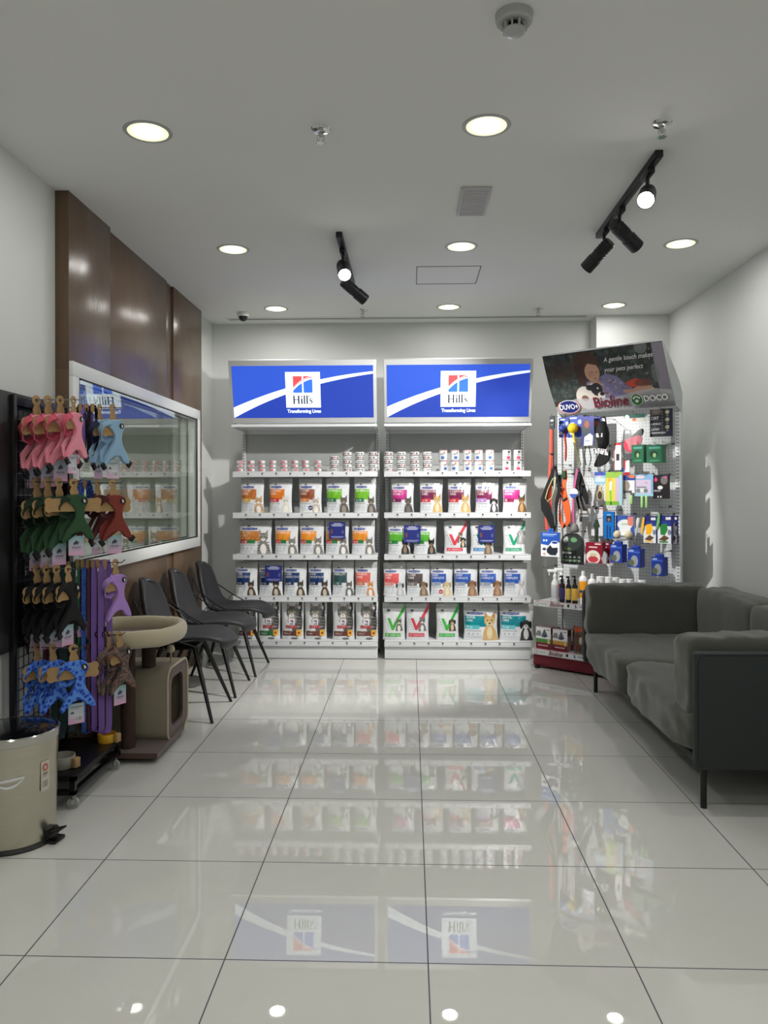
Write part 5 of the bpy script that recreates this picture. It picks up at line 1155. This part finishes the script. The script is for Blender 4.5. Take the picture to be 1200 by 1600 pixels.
DK = A2((40, 44, 120), ('rect', 0, .85, 1, 1, (44, 48, 140)), ('ell', .4, .6, .34, .3, (52, 64, 66)), ('ell', .45, .72, .2, .12, (150, 70, 66)), ('poly', [(.2, .0), (.9, .0), (.95, .32), (.7, .42), (.25, .3)], (206, 210, 226)), ('rect', .3, .15, .7, .18, (130, 134, 150)))
t, w_, h_ = pk('dog_toy', 'dark blue card with teal toy and pale price flap', 'dog toy', (909, 651, 928, 697), DK, t=.01, d=.17)
MB().tube([(-.015, -.008, .0), (-.022, -.01, -.08), (-.012, -.01, -.15), (.02, -.01, -.16), (.032, -.01, -.1), (.015, -.01, 0)], .004, 6).out('rope_loop', K('dark_rope', (62, 62, 56), .9), t)
pk('dog_toy', 'narrow dark blue carded toy behind the black muzzle', 'dog toy', (925, 652, 941, 690), DK, t=.01, d=.12)
def blob(parent, name, pts, rad, m_, seg=10, loc=None): return MB().tube(pts, rad, seg).out(name, m_, parent, ang=80, loc=loc)
t, x, z = place('dog_muzzle', 'black fabric dog muzzle hanging below the header sign', 'dog muzzle', 942, 655, .2); hook(x, z + .010, .22)
blob(t, 'muzzle_body', [(0, -.01, -.02), (0, -.012, -.07), (.004, -.014, -.12), (.01, -.014, -.19), (.0, -.014, -.23)], [.02, .045, .052, .045, .03], BLKN)
MB().box((.0, -.06, -.13), (.05, .003, .03), .001).out('white_label', WHITEP, t)
MB().ribbon([(-.03, 0, -.05), (-.02, 0, .01), (.02, 0, .01), (.03, 0, -.05)], .018, .003, (0, 1, 0)).out('strap', BLKN, t)
t, x, z = place('grooming_glove', 'black grooming mitt bundle with white swing tags', 'grooming glove', 943, 700, .12); hook(x, z + .02, .14)
m = MB(); m.prism(smooth_loop([(-.01, 0), (.05, -.01), (.055, -.07), (.03, -.12), (-.03, -.15), (-.07, -.15), (-.075, -.13), (-.04, -.06)], 1), -.012, .012); m.out('glove', BLKN, t)
for (x_, z_, a) in ((-.055, -.015, -25), (-.01, -.02, 20), (.03, -.03, 10)): pack('swing_tag', A2(W_, ('rect', .2, .5, .8, .7, (120, 60, 80)), ('rect', .2, .2, .7, .3, (90, 96, 130))), .03, .055, .001, t, loc=(x_, -.016, z_ - .03), rot=(0, R(a), 0), n=8)
# red/white items
pk('nail_file_pack', 'narrow white and red hanging pack left of the pink bag', 'pet care pack', (960, 693, 971, 735), A2(W_, ('rect', 0, .92, 1, 1, (206, 40, 56)), ('rect', .3, .35, .75, .6, (40, 44, 50)), ('rect', .15, .05, .85, .2, W_), ('rect', 0, 0, .1, 1, (206, 60, 70))), t=.01, d=.16)
pk('pet_care_card', 'white card with red stripe above the pastel card', 'pet care pack', (968, 720, 984, 743), A2(W_, ('rect', .4, .3, .6, 1, (196, 36, 50)), ('rect', 0, 0, 1, .2, (196, 36, 50)), ('ell', .3, .3, .25, .2, (90, 140, 210))), t=.008, d=.14)
# clear bag with red content
t, w_, h_ = pk('cat_toy_bag', 'clear hanging bag holding a black and pink-red item', 'pet product bag', (975, 648, 1008, 660), A2((28, 96, 84), ('rect', 0, 0, 1, .5, (226, 224, 214)), ('ell', .5, .3, .1, .2, (220, 120, 90)), ('ell', .15, .5, .12, .5, (230, 230, 232)), h=50), t=.006, d=.2)
CLEAR = K('clear_film', (235, 238, 240), .08, trans=.0, alpha=.25, coat=1.0, bump=.6, bscale=25)
hb = .235
m = MB().grid(lambda u, v: ((u - .5) * w_ * (1 - .1 * v), -.004 - .02 * math.sin(u * math.pi) * math.sin(v * math.pi), -hb * v), 14, 18) and None
m = MB(); m.grid(lambda u, v: ((u - .5) * w_ * (1 - .12 * v), -.004 - .026 * math.sin(u * math.pi) * math.sin(v * math.pi) + .003 * math.sin(u * 20 + v * 6), -hb * v), 16, 20); m.out('clear_film', CLEAR, t)
m = MB(); m.prism(smooth_loop([(-.07, -.22), (-.085, -.14), (-.02, -.11), (.06, -.10), (.055, -.17), (.01, -.225)], 1), -.012, .008); m.out('pink_red_item', K('pink_red_fabric', (206, 58, 82), .7), t)
m = MB(); m.prism(smooth_loop([(-.075, -.14), (-.02, -.11), (.05, -.05), (.075, -.06), (.06, -.115), (-.02, -.115)], 1), -.010, .006); m.out('black_item', BLKN, t)
# cat harness pack
ca_ = A2((34, 34, 44), ('rect', .0, .8, .55, 1, (70, 62, 60)), ('ell', .3, .92, .2, .1, (110, 100, 94)), ('rect', .8, .0, 1, 1, (30, 34, 60)), w=200, h=260)
ca_.text('CAT', .06, .62, .11, W_, .8); ca_.text('HARNESS', .06, .44, .06, W_, .8); ca_.text('+', .2, .35, .05, W_, .8); ca_.text('LEASH', .06, .24, .07, W_, .8)
for k in range(3): ca_.ell(.78, .88 - k * .27, .09, .07, (176, 182, 140)); ca_.ell(.78, .75 - k * .27, .06, .03, (120, 124, 110))
for k in range(9): ca_.ell(.56, .9 - k * .1, .02, .014, (170, 170, 170))
ca_.rect(.06, .12, .7, .16, (180, 180, 184))
pk('cat_harness_pack', 'black pack for cat harness and leash under the header', 'pet product pack', (1016, 640, 1051, 683), ca_, (30, 32, 50), t=.012, d=.14, n=70)
gb = A2((30, 100, 66), ('rect', .15, .78, .85, .88, (90, 160, 150)), ('ell', .45, .48, .25, .2, (20, 52, 36)), ('ell', .5, .42, .1, .12, (150, 190, 130)), ('rect', .2, .1, .8, .14, (110, 170, 130)), ('rect', .97, 0, 1, 1, (18, 70, 46)))
for i, (x0, x1) in enumerate(((990, 1005), (1013, 1034))): pk('green_box', ('left' if i == 0 else 'right') + ' one of two dark green hanging boxes on the pegboard', 'boxed pet product', (x0, 696, x1 + 4, 724), gb, (30, 100, 66), t=.07, d=.19, grp='dark green hanging boxes')
# second row: dog harnesses and leashes on the left
t, x, z = place('dog_harness', 'large black dog harness with yellow piping, left of pegboard', 'dog harness', 866, 728, .27); hook(x, z + .010, .28)
m = MB(); m.ribbon([(0, 0, 0), (-.02, -.004, -.08), (-.06, -.01, -.18), (-.085, -.014, -.27), (-.07, -.014, -.34), (-.03, -.012, -.42), (-.01, -.008, -.50), (0, -.004, -.53)], [.02, .03, .035, .055, .08, .06, .035, .014], .008, (1, 0, .2)); m.out('chest_strap', BLKN, t, ang=70)
m = MB(); m.ribbon([(.01, .006, -.005), (.03, 0, -.1), (.045, 0, -.2), (.02, 0, -.30), (.015, 0, -.38), (.02, 0, -.46), (0, 0, -.52)], [.016, .02, .03, .03, .014, .014, .01], .005, (1, 0, 0)); m.out('belly_strap', BLKN, t, ang=70)
MB().tube([(.0, -.02, -.1), (-.04, -.03, -.19), (-.062, -.03, -.26), (-.045, -.03, -.285), (-.01, -.028, -.26), (.015, -.02, -.18), (.02, -.012, -.09)], .0035, 6).out('yellow_piping', K('pale_yellow_piping', (206, 204, 140), .6), t)
MB().tube([(0, 0, -.53), (.01, 0, -.545), (.002, 0, -.56), (-.01, 0, -.55)], .003, 6, closed=True).out('snap_ring', CHROME, t)
pk('leash_pack', 'small black hanging pack beside the black dog harness', 'pet product pack', (869, 742, 877, 762), A2((34, 34, 38), ('rect', .1, .1, .9, .38, (150, 154, 158)), ('rect', .2, .15, .6, .3, (80, 84, 90))), (30, 30, 32), t=.02, d=.24)
ORN = K('orange_webbing', (240, 98, 44), .55)
t, x, z = place('dog_harness', 'bright orange dog harness hanging on the pegboard', 'dog harness', 884, 735, .23); hook(x, z + .010, .25)
m = MB(); m.ribbon([(0, 0, 0), (-.0, -.004, -.06), (-.012, -.01, -.12), (-.008, -.012, -.18), (.006, -.014, -.25), (.02, -.012, -.33), (.028, -.01, -.40), (.005, -.004, -.44)], [.018, .03, .035, .04, .055, .055, .04, .02], .008, (1, 0, .1)); m.out('back_strap', ORN, t, ang=70)
m = MB(); m.ribbon([(-.012, 0, -.14), (-.045, 0, -.18), (-.052, 0, -.30), (-.048, 0, -.40), (-.02, 0, -.45), (.02, 0, -.41)], [.02, .014, .010, .03, .04, .03], .005, (1, 0, 0)); m.out('side_strap', ORN, t, ang=70)
MB().box((-.005, -.02, -.035), (.034, .02, .06), .004).out('card_tag', GRN, t); MB().tube([(-.04, -.02, -.2), (-.01, -.022, -.24), (.02, -.02, -.22)], .010, 8).out('dark_buckle', BLACKP, t); MB().box((-.028, -.016, -.15), (.05, .016, .02), .003).out('rust_strap', RUST, t)
t, x, z = place('dog_leash', 'pink leash with round white label on the pegboard', 'leash', 901, 733, .22); hook(x, z + .010, .24)
MB().ribbon([(.005, 0, 0), (-.01, -.004, -.1), (-.022, -.006, -.18), (-.024, -.006, -.25), (-.026, -.006, -.34), (-.024, -.006, -.42), (-.018, -.004, -.45)], .015, .004, (1, 0, 0)).out('strap', K('pink_webbing', (196, 84, 140), .6), t, ang=70)
lb = MB().cyl((0, 0, 0), .036, .006, 28, M=Matrix.Rotation(R(90), 3, 'X')).out('round_label', WHITEP, t, loc=(-.018, -.012, -.19)); MB().prism([(.033 * math.cos(q), .033 * math.sin(q)) for q in np.linspace(math.pi, 2 * math.pi, 12)], -.001, .001).out('blue_band', K('label_blue', (60, 90, 170), .5), lb, loc=(0, -.004, -.008))
MB().lathe([(0, 0), (.028, .002), (.034, .02), (.026, .05), (.012, .07), (0, .072)], (-.014, -.005, -.50), 24).out('grey_cup', K('grey_rubber', (124, 120, 116), .7), t, ang=80)
t, x, z = place('dog_harness', 'black strap dog harness right of the pink leash', 'dog harness', 905, 737, .17); hook(x, z + .010, .2)
m = MB(); m.ribbon([(0, 0, 0), (.02, -.004, -.08), (.03, -.008, -.14), (.06, -.01, -.20), (.07, -.006, -.26)], [.02, .045, .06, .045, .02], .008, (1, 0, .3)); m.ribbon([(0, 0, -.02), (-.02, -.004, -.12), (-.015, -.004, -.22), (0, 0, -.30)], [.02, .025, .02, .015], .005, (1, 0, 0)); m.ribbon([(.03, -.01, -.1), (.02, -.02, -.2), (.05, -.02, -.30)], .018, .005, (1, 0, 0)); m.out('strap_body', BLKN, t, ang=70)
MB().box((.045, -.02, -.11), (.03, .014, .02), .003).out('buckle', BLACKP, t)
# brushes and cards, middle row
t, w_, h_ = pk('pet_brush', 'oval wooden pet brush under a light blue card', 'pet brush', (929, 738, 947, 757), A2((150, 190, 210), ('rect', 0, .7, 1, 1, (70, 90, 180)), ('rect', .1, .2, .9, .5, (200, 222, 232)), ('ell', .4, .6, .2, .1, (230, 200, 200))), t=.006, d=.16)
m = MB(); m.prism([(.026 * math.cos(q), -.085 + .042 * math.sin(q)) for q in np.linspace(0, 6.28, 26)[:-1]] , -.008, .004); m.prism([(-.012, -.02), (.012, -.02), (.010, -.05), (-.010, -.05)], -.008, .004); m.out('wood_back', K('pale_wood', (206, 186, 140), .5), t, loc=(.0, 0, 0)); MB().prism([(.018 * math.cos(q), -.087 + .033 * math.sin(q)) for q in np.linspace(0, 6.28, 24)[:-1]], -.012, -.008).out('bristle_pad', K('bristles', (76, 66, 54), .9, bump=.8, bscale=300), t)
yc_ = A2((216, 206, 96), ('rect', 0, 0, 1, .12, (120, 176, 60)), ('rect', 0, .82, 1, 1, (150, 190, 80)), ('rect', .6, .12, .82, .82, (208, 180, 206)), ('rect', .82, 0, 1, .9, (160, 200, 214)), ('ell', .25, .75, .12, .08, (235, 176, 60)))
yc_.poly([(.24, .72), (.38, .72), (.36, .45), (.24, .45)], W_); yc_.poly([(.24, .45), (.37, .45), (.36, .12), (.26, .12)], (130, 200, 50)); yc_.rect(.28, .0, .36, .1, (40, 60, 36))
pk('pet_brush_pack', 'tall yellow and green card with a green-handled brush', 'pet brush', (947, 738, 973, 790), yc_, t=.02, d=.2, n=44)
t, w_, h_ = pk('pet_brush', 'white and blue card with round grey brush, green handle below', 'pet brush', (971, 743, 992, 771), A2(W_, ('rect', 0, .7, 1, 1, (50, 70, 150)), ('ell', .8, .95, .3, .12, (226, 130, 90)), ('ell', .35, .4, .3, .3, (150, 140, 128)), ('rect', 0, .0, .8, .14, (90, 88, 84))), t=.012, d=.18)
GH = K('light_green_handle', (160, 206, 130), .4)
MB().box((.03, -.012, -.05), (.022, .016, .07), .007).out('handle', GH, t)
pp = A2((206, 190, 214), ('rect', 0, .75, 1, 1, (130, 176, 214)), ('ell', .3, .88, .25, .07, (230, 200, 206)), ('rect', .88, 0, 1, .75, (120, 170, 200)), ('rect', 0, 0, 1, .12, (150, 200, 214)), ('rect', .1, .38, .65, .44, (120, 124, 130)), ('ell', .22, .25, .14, .1, (110, 128, 124)), ('ell', .6, .25, .12, .1, (110, 128, 124)), ('rect', .3, .2, .5, .36, (214, 220, 216)), ('rect', .55, .6, .7, .62, (60, 60, 70)))
t, w_, h_ = pk('grooming_tool_pack', 'pastel blue and pink card with two green handles below', 'grooming tool', (992, 742, 1021, 776), pp, t=.015, d=.17, n=44)
for x_ in (-.012, .022): MB().box((x_, -.012, -.042), (.020, .016, .09), .007).out('handle', GH, t)
bp_ = A2((28, 24, 30), ('poly', [(.05, .8), (.18, .92), (.3, .8), (.18, .7)], (220, 60, 120)), ('ell', .7, .78, .22, .18, (120, 112, 110)), ('ell', .8, .9, .1, .06, (190, 90, 150)), ('ell', .45, .47, .16, .08, (224, 224, 220)), ('text', 'ANDIS', .05, .3, .07, W_, .7), ('rect', .28, .05, .36, .12, (220, 220, 220)), ('rect', .45, .05, .53, .12, (220, 220, 220)))
t, w_, h_ = pk('clipper_pack', 'black and pink clipper pack at right of the middle row', 'grooming tool', (1021, 743, 1046, 780), bp_, (30, 28, 32), t=.02, d=.16, n=44)
# third row
pk('small_pack', 'small grey and white hanging pack above the nail clipper', 'pet product pack', (906, 794, 923, 816), A2((110, 112, 112), ('rect', 0, .62, 1, .95, (206, 206, 202)), ('rect', .3, .78, .7, .92, (40, 40, 44)), ('rect', .1, .4, .8, .48, (200, 202, 204)), ('ell', .5, .2, .4, .2, (86, 88, 92))), t=.02, d=.14)
pk('comb_card', 'plain white hanging card behind the green nail clipper', 'pet product pack', (924, 793, 942, 838), A2((220, 222, 226), ('rect', .3, .93, .55, 1, (40, 40, 44)), ('rect', .6, .93, 1, .97, (200, 60, 70)), *[('rect', .1, .85 - k * .07, .8, .86 - k * .07, (180, 184, 190)) for k in range(6)]), t=.004, d=.08)
t, x, z = place('nail_clipper', 'dark green handled nail clipper on the pegboard', 'nail clipper', 932, 812, .2); hook(x, z + .010, .21)
m = MB(); m.prism([(-.006, 0), (.006, 0), (.016, -.03), (.026, -.06), (.012, -.065), (.010, -.17), (-.010, -.17), (-.014, -.065), (-.026, -.055), (-.014, -.03)], -.009, .009); m.out('handles', K('clipper_green', (34, 60, 40), .45), t); MB().prism([(-.004, -.07), (.004, -.07), (.006, -.16), (-.006, -.16)], -.012, .010).out('blade', CHROME, t)
bt = A2((22, 108, 186), ('rect', .25, .62, .75, .84, (28, 40, 56)), ('ell', .5, .7, .14, .06, (150, 110, 90)), ('rect', .3, .86, .7, .9, (140, 190, 230)), ('rect', .3, .0, .42, .5, (20, 50, 90)), ('rect', .55, .05, .7, .45, (20, 60, 110)), h=300)
pk('trimmer_pack', 'tall bright blue pack holding a small dark tool', 'grooming tool', (944, 800, 960, 842), bt, (20, 90, 160), t=.02, d=.2, n=28)
BEI = K('beige_rubber', (206, 192, 160), .6)
bc = A2((60, 90, 170), ('ell', .5, .55, .4, .25, W_), ('rect', .65, .5, .95, .95, (220, 130, 110)), ('ell', .5, .3, .3, .3, W_), ('rect', .3, .55, .7, .6, (150, 190, 150)))
t, w_, h_ = pk('bone_toy', 'blue and white carded beige bone toy with two round ends', 'dog toy', (962, 806, 991, 838), bc, t=.006, d=.18)
for sg in (-1, 1): MB().lathe([(0, -.03), (.024, -.024), (.032, 0), (.024, .024), (0, .03)], (sg * .044, -.035, .01), 20, 0, Matrix.Rotation(R(90), 3, 'X')).out('bone_end', BEI, t, ang=60)
MB().tube([(-.05, -.03, .01), (.05, -.03, .01)], .016, 12).out('bone_bar', WHITEP, t)
t, x, z = place('feeding_bottle_brush', 'white-headed brush with thin diagonal stick', 'brush', 997, 808, .18); hook(x, z + .010, .2)
MB().tube([(.004, 0, -.01), (0, 0, -.04), (-.006, 0, -.08), (-.03, 0, -.19)], [.012, .015, .006, .003], 8).out('brush', WHITEP, t)
def glove(c1, c2, lab, box, d=.19):
    a = A2(W_, ('rect', 0, .8, 1, 1, (36, 40, 110)), ('rect', 0, .62, 1, .8, (40, 60, 140)), ('rect', .55, .85, .9, .95, (225, 226, 230)), ('poly', [(.2, .3), (.15, .66), (.6, .72), (.7, .5), (.5, .3)], c1), ('poly', [(.05, .12), (.5, .08), (.8, .2), (.45, .3)], (100, 74, 54)), ('rect', .1, .03, .7, .09, c2), ('ell', .8, .4, .12, .1, (120, 130, 150)), ('rect', .92, 0, 1, 1, (30, 34, 90)))
    t, w_, h_ = pk('grooming_glove_pack', lab, 'grooming glove', box, a, (34, 36, 96), t=.016, d=d, n=34)
    return t, w_, h_
t, w_, h_ = glove((244, 182, 36), (230, 180, 70), 'navy card with yellow grooming glove', (1006, 807, 1027, 849)); MB().ribbon([(-w_ * .45, -.012, h_ * .95), (-w_ * .55, -.014, h_ * .6), (-w_ * .62, -.012, h_ * .35)], [.014, .02, .012], .008, (1, 0, 0)).out('yellow_strap', K('glove_yellow', (230, 178, 60), .5), t)
t, w_, h_ = glove((40, 130, 60), (60, 130, 70), 'navy card with green grooming glove', (1028, 806, 1051, 850)); MB().ribbon([(-w_ * .38, -.012, h_ * 1.05), (-w_ * .42, -.016, h_ * .75), (-w_ * .56, -.012, h_ * .5)], [.014, .022, .012], .008, (1, 0, 0)).out('green_strap', K('glove_green', (110, 170, 110), .5), t)
glove((200, 190, 180), (190, 150, 130), 'narrow navy card at the far right end of the third row', (1049, 806, 1059, 850), .10)
# lower items
mz = A2(W_, ('poly', [(0, .5), (.4, .45), (.6, .62), (1, .58), (1, 1), (0, 1)], (40, 84, 176)), ('rect', .1, .9, .85, .93, (190, 210, 240)), ('rect', .1, .84, .7, .86, (150, 180, 230)), ('ell', .16, .66, .05, .04, W_), ('ell', .3, .66, .05, .04, W_), ('ell', .74, .58, .2, .07, W_), ('ell', .74, .58, .16, .05, (34, 60, 140)), ('poly', [(.3, .3), (.5, .48), (.62, .36), (.9, .38), (.9, .2), (.8, .06), (.5, .06), (.32, .16)], (40, 44, 54)), ('ell', .18, .3, .1, .06, (60, 64, 74)), ('ell', .18, .1, .08, .05, (200, 150, 130)), w=150, h=200)
t, w_, h_ = pk('muzzle_pack', 'blue and white pack with black shape, lower left of pegboard', 'pet product pack', (846, 832, 875, 870), mz, t=.02, d=.31, n=56, hkz=.042)
MB().box((0, 0, h_ + .014), (.05, .006, .03), .002).out('hang_tab', K('tab_blue', (34, 90, 176), .5), t)
t, x, z = place('dog_life_vest', 'black and green bagged dog harness with rounded top', 'dog harness', 894, 882, .22); 
w_ = BS(912, .22) - BS(876, .22); h_ = BZ(894, 834, .22) - z; hook(x, z + h_ + .008, .24)
va_ = A2((34, 38, 38), ('ell', .5, .7, .4, .25, (54, 60, 60)), ('ell', .25, .8, .12, .1, (170, 176, 170)), ('ell', .62, .8, .14, .08, (110, 160, 110)), ('rect', .05, .28, .95, .44, (24, 28, 28)), ('ell', .15, .37, .05, .04, W_), ('text', 'DOCO', .25, .34, .06, W_, .75), ('rect', .05, .12, .8, .15, (80, 130, 70)), ('ell', .35, .5, .16, .05, (90, 110, 70)), *[('ell', .3 + (k % 4) * .18, .24 - (k // 4) * .12, .04, .03, (150, 156, 150)) for k in range(8)], w=150, h=200)
art_mesh('bagged_harness', lambda u, v: ((u - .5) * w_ * (1 if v < .7 else math.sqrt(max(.12, 1 - ((v - .7) / .33) ** 2))), -.03 * math.sin(u * math.pi) ** .6 * (1 - .4 * v), v * h_), 50, 60, va_, [[(w_ / 2 * (1 if k / 10 < .7 else math.sqrt(max(.12, 1 - ((k / 10 - .7) / .33) ** 2))), 0, k / 10 * h_) for k in range(11)] + [(-w_ / 2 * (1 if k / 10 < .7 else math.sqrt(max(.12, 1 - ((k / 10 - .7) / .33) ** 2))), 0, k / 10 * h_) for k in range(10, -1, -1)]], (30, 32, 34), PRINTG, t)
rb = A2((134, 20, 40), ('ell', .45, .28, .42, .34, (224, 216, 206)), ('ell', .45, .18, .3, .16, (190, 60, 70)), ('rect', .2, .74, .7, .8, (230, 200, 200)), ('rect', .55, .9, .9, .96, (230, 220, 220)), ('ell', .45, .4, .2, .08, (206, 190, 150)), w=140, h=150)
for i, (x0, x1, dd) in enumerate(((917, 944, .22), (938, 955, .12))):
    t, w_, h_ = pk('treat_box', ('front' if i == 0 else 'rear') + ' dark red treat box hanging low on the pegboard', 'boxed pet product', (x0, 848, x1, 880), rb, (134, 26, 44), t=.05, d=dd, n=40, rz=-4, grp='dark red treat boxes')
    MB().prism([(-.012, 0), (.016, 0), (.022, .07), (.0, .095), (-.02, .04)], -.003, .003).out('white_flap', WHITEP, t, loc=(w_ * .5 + .006, -.012, .0), rot=(0, 0, R(50)))
bb = A2((34, 60, 150), ('ell', .55, .35, .3, .3, (150, 156, 160)), ('rect', .0, .8, 1, .86, (70, 110, 200)), ('ell', .3, .25, .25, .18, (96, 104, 84)), ('rect', .1, .86, .5, .94, (160, 180, 220)), w=140, h=140)
for i, (b_, l) in enumerate((((957, 851, 976, 879), 'left'), ((984, 858, 1004, 887), 'middle'), ((1021, 871, 1040, 900), 'right'))):
    t, w_, h_ = pk('treat_box', f'{l} one of three blue hanging boxes low on the pegboard', 'boxed pet product', b_, bb, (34, 56, 150), t=.075, d=.22, n=36, rz=-6, hkz=.032, grp='blue hanging boxes')
    MB().box((0, 0, h_ + .012), (.06, .03, .024), .004).out('hang_tab', K('tab_navy', (36, 62, 156), .5), t)
for (px_, py_) in ((1047, 792), (868, 884), (1052, 694)): hook(BS(px_, .0), BZ(px_, py_, 0), .2)
# ------------------------------------------------------------------ bottles and jars on the upper shelf, boxes on the lower one
ZS1, ZS0 = .505 + .0175, .128 + .0175
def onshelf(name, label, cat, px, d, z, rz=0, grp=None):
    x = BS(px, d); p = PC + TT * x + NN * d
    return thing(name, label, cat, (p.x, p.y, z), TH + R(rz), grp)
def lab_mat(c): return K('label_%d_%d_%d' % c, c, .45)
def spray(label, px, d, body, labc, h=.19, r=.022, trig=False, grp=None):
    t = onshelf('spray_bottle', label, 'spray bottle', px, d, ZS1, 20, grp)
    MB().lathe([(0, 0), (r, .0), (r * 1.02, .006), (r * 1.02, h * .62), (r * .5, h * .74), (r * .45, h * .78), (0, h * .78)], seg=24).out('bottle', body, t)
    MB().lathe([(r * 1.035, h * .12), (r * 1.05, h * .13), (r * 1.05, h * .55), (r * 1.035, h * .56)], seg=24).out('label', lab_mat(labc), t)
    m = MB().lathe([(0, h * .78), (r * .55, h * .78), (r * .55, h * .88), (r * .3, h * .9), (r * .3, h * 1.0), (0, h)], seg=16)
    if trig: m.box((-.02, 0, h * 1.02), (.075, .018, .022), .004).box((-.045, 0, h * .94), (.008, .012, .04), .003)
    else: m.box((-.006, 0, h * .99), (.026, .012, .014), .003)
    m.out('spray_head', WHITEP if trig else BLACKP, t); return t
spray('white trigger spray bottle at the left end of the shelf', 867, .33, WHITEP, (206, 206, 208), .235, .028, True)
spray('second white trigger spray bottle, just behind the first', 877, .24, WHITEP, (190, 60, 60), .24, .028, True)
spray('black spray bottle with purple label on the upper shelf', 878, .35, BLACKP, (58, 52, 104), .205, .020)
spray('black spray bottle with yellow label beside the purple one', 888, .33, BLACKP, (206, 176, 80), .20, .021)
spray('black spray bottle with yellow label next to the orange bottle', 898, .34, BLACKP, (214, 170, 60), .21, .021)
def bottle(label, px, d, r, h, labc, grp=None, capr=.5, lz=(.18, .68)):
    t = onshelf('shampoo_bottle', label, 'bottle', px, d, ZS1, 0, grp)
    MB().lathe([(0, 0), (r, 0), (r * 1.02, .006), (r * 1.02, h * .72), (r * .85, h * .8), (r * capr, h * .85), (0, h * .85)], seg=28).out('bottle', WHITEP, t)
    if labc: lb = MB().lathe([(r * 1.03, h * lz[0]), (r * 1.045, h * (lz[0] + .01)), (r * 1.045, h * lz[1]), (r * 1.03, h * (lz[1] + .01))], seg=28).out('label', lab_mat(labc), t)
    if labc == (236, 160, 30): m = MB().lathe([(0, 0), (.012, 0), (.012, .0012), (0, .0012)], seg=16).out('label_emblem', lab_mat((40, 70, 110)), lb, loc=(0, -r * 1.055, h * .38), rot=(R(90), 0, 0))
    MB().lathe([(0, h * .85), (r * capr * .9, h * .85), (r * capr * .8, h * .995), (0, h)], seg=20).out('cap', WHITEP, t); return t
bottle('white bottle with orange label beside the sofa arm', 911, .29, .033, .25, (236, 160, 30))
bottle('white shampoo bottle just right of the orange-label bottle', 925, .31, .032, .235, None, capr=.45)
for i, (px_, d, h, r) in enumerate(((938, .22, .21, .029), (951, .25, .215, .026), (962, .17, .205, .027), (973, .25, .205, .026), (983, .17, .20, .026), (993, .26, .19, .026), (1003, .17, .20, .026), (1013, .25, .19, .026), (1024, .18, .185, .026), (1035, .24, .18, .024))):
    t = onshelf('white_jar', f'{ORD[i]} white lidded jar from the left, rising above the sofa', 'jar', px_, d, ZS1, 0, 'white jars on the pegboard shelf')
    MB().lathe([(0, 0), (r, 0), (r, h * .78), (0, h * .78)], seg=24).out('jar_body', WHITEP, t); MB().lathe([(0, h * .78), (r * 1.06, h * .78), (r * 1.06, h * .99), (r, h), (0, h)], seg=24).out('lid', WHITEP, t)
def dogbox(label, x0, x1, y0, y1, band_, d, tk=.06):
    a = A2(W_, ('rect', 0, 0, 1, .30, (122, 28, 42)), ('rect', 0, .30, 1, .48, band_), ('poly', [(.0, .66), (.1, .82), (.3, .84), (.38, .66), (.3, .58), (0, .6)], (128, 128, 128)), ('poly', [(.35, .56), (.55, .92), (.62, .9), (.8, .6), (.6, .53)], (96, 98, 106)), ('ell', .6, .62, .14, .06, (60, 70, 100)), ('rect', .7, .88, .92, .91, (50, 50, 54)), ('rect', .15, .15, .8, .19, (226, 200, 200)), ('ell', .85, .38, .08, .12, (220, 190, 130)), w=140, h=200)
    w_ = BS(x1, d) - BS(x0, d); h_ = BZ((x0 + x1) / 2, y0, d) - BZ((x0 + x1) / 2, y1, d); t = onshelf('treat_carton', label, 'carton', (x0 + x1) / 2, d, ZS0, 0, 'treat cartons on the base shelf')
    pack('printed_carton', a, w_, h_, tk, t, side=(150, 120, 120), m=PRINTS, n=48); MB().box((w_ / 2 + .0006, 0, h_ * .86), (.001, tk * .98, h_ * .28)).out('dark_red_side', lab_mat((84, 26, 34)), t, smooth=False)
dogbox('white, green and red carton at front left of the base shelf', 840, 863, 980, 1014, (78, 140, 66), .36)
dogbox('white, yellow and red carton at front of the base shelf', 866, 889, 986, 1020, (200, 150, 60), .36)
dogbox('carton behind the green-banded one on the base shelf', 850, 872, 976, 1008, (150, 150, 140), .27)
dogbox('carton behind the yellow-banded one on the base shelf', 876, 897, 981, 1012, (170, 110, 60), .27)
a = A2((96, 74, 60), ('rect', .1, .82, .9, .98, (190, 76, 40)), ('ell', .4, .4, .35, .35, (70, 50, 42)), ('ell', .65, .5, .12, .14, (206, 180, 150)), ('ell', .35, .25, .15, .1, (120, 40, 40)), ('rect', 0, 0, 1, .1, (110, 100, 80)))
t = onshelf('treat_bag', 'brown treat bag with orange top beside the sofa', 'treat bag', 906, .36, ZS0); pouch(t, a, .11, .205, .05, 2.0, m=PRINTG)
